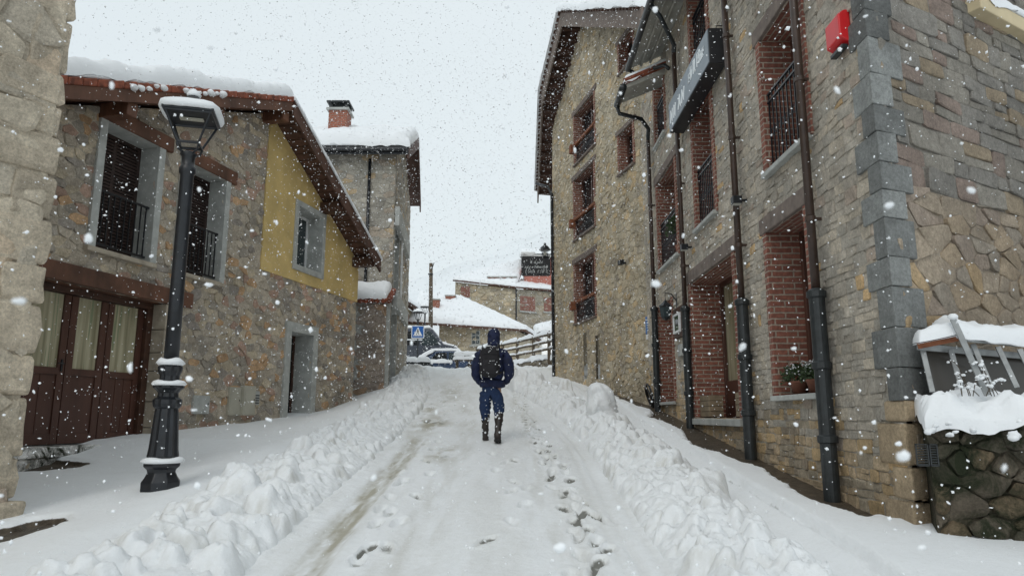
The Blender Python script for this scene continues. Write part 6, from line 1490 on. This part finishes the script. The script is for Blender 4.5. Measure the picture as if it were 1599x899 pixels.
# ranch fence on its stone footing
fe_ = thing('wooden_fence', (1.0, 32, 4), 'rustic wooden rail fence with snow on every rail above a low stone footing', 'fence')
Pa, Pb = at(690, 545, 37), at(885, 518, 29.5); Pa.z = EYE + ray(790, 536)[1] * 36 + .05
posts = [at(785, 560, 36), at(808, 557, 34.6), at(833, 552, 33), at(857.5, 546, 31.4), at(884, 540, 29.8)]
posts = [at(745, 565, 38.6)] + posts; prev = None
zbz = 4.2
for p in posts: make('post', MB().box(lambda u, z, d: (p.x + u, p.y + d, z), (-.075, 3.6, -.06), (.075, 5.28, .06)), 'oldwood', fe_, bevel=.012)
for h_, nm in ((5.18, 'rail'), (4.86, 'rail'), (4.54, 'rail')):
    mb = MB(); sm = MB()
    for p, q in zip(posts, posts[1:]):
        d = (q - p); A = Vector((p.x, p.y - .05, h_)); B = Vector((q.x, q.y - .05, h_)); mb.tube([A, (A + B) / 2 + Vector((0, 0, .01)), B], .055, 8)
        k = Vector((0, .10, 0)); snow_slab(sm, A - k + Vector((0, 0, .03)), B - k + Vector((0, 0, .03)), B + k + Vector((0, 0, .03)), A + k + Vector((0, 0, .03)), .16 if h_ > 5 else .10, 18, 6, .08, int(h_ * 10), .25, .01)
    r_ = make(nm, mb, 'oldwood', fe_, smooth=True); make('rail_snow', sm, 'snow', r_, smooth=True)
mb = MB(); A, B = posts[0], Vector((posts[-1].x + .8, posts[-1].y - .6, 0)); FF = Facade(A.x, A.y - .25, B.x - A.x, B.y - A.y, (B.y - A.y), -(B.x - A.x)); LL = math.hypot(B.x - A.x, B.y - A.y)
masonry(mb, FF, [(0, 2.4), (LL, 2.4), (LL, 4.12), (0, 4.12)], [], .4, .25, palette([(2, (.24, .21, .16)), (1, (.18, .16, .13))]), gap=.03, depth=.07, seed=301, mortar=(.12, .1, .08)); mb.box(FF.P, (0, 2.4, -.4), (LL, 4.12, -.02), (.15, .13, .1))
make('footing', mb, 'stone', fe_)
mb = MB(); snow_slab(mb, FF.P(0, 4.12, .12), FF.P(LL, 4.12, .12), FF.P(LL, 4.12, -.5), FF.P(0, 4.12, -.5), .2, 60, 12, .14, 111, .3, .08); make('footing_snow', mb, 'snow', fe_, smooth=True)
# little snowy roof just behind the fence at the right
p0, p1 = at(838, 520, 40), at(900, 505, 40); sh = thing('low_shed', (p0.x, 40, 4.2), 'low shed with a snowy sloping roof behind the fence, at the corner pipe', 'shed')
make('wall', MB().box(W, (p0.x + .4, 4.0, 40.2), (p0.x + 5, p0.z - .1, 43)), 'far_stone', sh)
rf_ = make('roof', slope_slab(MB(), [Vector((p0.x, 39.9, p0.z - .1)), Vector((p0.x + 5, 39.9, p0.z + .9)), Vector((p0.x + 5, 43.3, p0.z + 1.6)), Vector((p0.x, 43.3, p0.z + .6))], .12), 'soffit', sh)
mb = MB(); snow_slab(mb, (p0.x - .1, 39.8, p0.z), (p0.x + 5, 39.8, p0.z + 1.0), (p0.x + 5, 43.3, p0.z + 1.7), (p0.x - .1, 43.3, p0.z + .7), .25, 30, 14, .2, 113); make('roof_snow', mb, 'snow', rf_, smooth=True)

# ------------------------------------------------------------------ falling snow
g = np.random.default_rng(5)
def flakes(n, lo, hi, r0, r1, solid):
    P = g.random((n, 3)) * (np.array(hi) - np.array(lo)) + np.array(lo); Rr = r0 + (r1 - r0) * g.random(n) ** 2.5
    if solid: base_v, base_f = solid
    S = g.uniform(.4, 1.55, (n, 1, 3)); A = g.uniform(0, 6.28, (n, 2)); V = base_v[None] * S * (1 + g.uniform(-.3, .3, (n, len(base_v), 1))) * Rr[:, None, None]
    c, s = np.cos(A[:, 0])[:, None], np.sin(A[:, 0])[:, None]; x = V[..., 0] * c - V[..., 1] * s; y = V[..., 0] * s + V[..., 1] * c; z = V[..., 2]
    c, s = np.cos(A[:, 1])[:, None], np.sin(A[:, 1])[:, None]; y, z = y * c - z * s, y * s + z * c
    V = np.stack([x, y, z], -1) + P[:, None]; F = base_f[None] + (np.arange(n) * len(base_v))[:, None, None]
    return V.reshape(-1, 3), F.reshape(-1, 3)
octv = np.array([(1, 0, 0), (-1, 0, 0), (0, 1, 0), (0, -1, 0), (0, 0, 1), (0, 0, -1)], float); octf = np.array([(0, 2, 4), (2, 1, 4), (1, 3, 4), (3, 0, 4), (2, 0, 5), (1, 2, 5), (3, 1, 5), (0, 3, 5)])
bm = bmesh.new(); bmesh.ops.create_icosphere(bm, subdivisions=2, radius=1); icv = np.array([v.co[:] for v in bm.verts]); icf = np.array([[v.index for v in f.verts] for f in bm.faces]); bm.free()
sets = [flakes(15000, (-7, 2.2, 0), (7, 9, 7.5), .0032, .0095, (octv, octf)), flakes(48000, (-8, 9, .5), (8, 20, 12), .005, .0135, (octv, octf)), flakes(14000, (-10, 20, 2), (10, 42, 22), .007, .018, (octv, octf)), flakes(1300, (-3, 1.2, .4), (3, 3.2, 4), .0020, .0052, (icv, icf)), flakes(150, (-1.1, .45, 1.1), (1.1, 1.5, 2.5), .0028, .0055, (icv, icf))]
VV = []; FFc = []; k = 0
for v, f in sets: VV.append(v); FFc.append(f + k); k += len(v)
VV = np.concatenate(VV); FFc = np.concatenate(FFc); me = bpy.data.meshes.new('falling_snow'); me.vertices.add(len(VV)); me.vertices.foreach_set('co', VV.reshape(-1).astype(np.float32))
me.loops.add(FFc.size); me.polygons.add(len(FFc)); me.loops.foreach_set('vertex_index', FFc.reshape(-1).astype(np.int32)); me.polygons.foreach_set('loop_start', np.arange(0, FFc.size, 3, dtype=np.int32)); me.polygons.foreach_set('loop_total', np.full(len(FFc), 3, np.int32)); me.update(calc_edges=True)
me.polygons.foreach_set('use_smooth', np.ones(len(FFc), bool))
mf, nt, bb = new_mat('snowflake'); bb.inputs['Base Color'].default_value = (.9, .92, .94, 1); bb.inputs['Roughness'].default_value = .8
me.materials.append(mf); fs = bpy.data.objects.new('falling_snow', me); C.objects.link(fs); tag(fs, 'snowflakes falling through the whole street', 'snowflakes', None, 'stuff')

# ------------------------------------------------------------------ sky and light: overcast snowfall
w = bpy.data.worlds.new("World"); bpy.context.scene.world = w; w.use_nodes = True; nt = w.node_tree; bg = nt.nodes['Background']
sk = nt.nodes.new('ShaderNodeTexSky'); sk.sky_type = 'NISHITA'; sk.sun_disc = False; sk.sun_elevation = R(48); sk.sun_rotation = R(200); sk.air_density = 1.6; sk.dust_density = 4
mul = nt.nodes.new('ShaderNodeMix'); mul.data_type = 'RGBA'; mul.inputs[0].default_value = .90
nt.links.new(sk.outputs[0], mul.inputs[6])
tc = nt.nodes.new('ShaderNodeTexCoord'); nz_ = N(nt, 'ShaderNodeTexNoise', Scale=1.3, Detail=4.0); nt.links.new(tc.outputs['Generated'], nz_.inputs['Vector'])
cl = ramp(nt, nz_.outputs['Fac'], .3, .7, (8.05, 8.85, 9.2, 1), (8.45, 9.2, 9.5, 1)); nt.links.new(cl, mul.inputs[7])
nt.links.new(mul.outputs[2], bg.inputs[0]); bg.inputs[1].default_value = .1
sd = bpy.data.lights.new('sun', 'SUN'); sd.energy = .55; sd.angle = R(30); sd.color = (1, .97, .93); so = bpy.data.objects.new('sun', sd); C.objects.link(so)
so.rotation_euler = (R(42), 0, R(-20)); so.location = (0, 0, 30)
sc = bpy.context.scene; sc.view_settings.view_transform = 'Standard'; sc.view_settings.look = 'None'; sc.view_settings.exposure = 0
sc.cycles.max_bounces = 6; sc.cycles.diffuse_bounces = 4
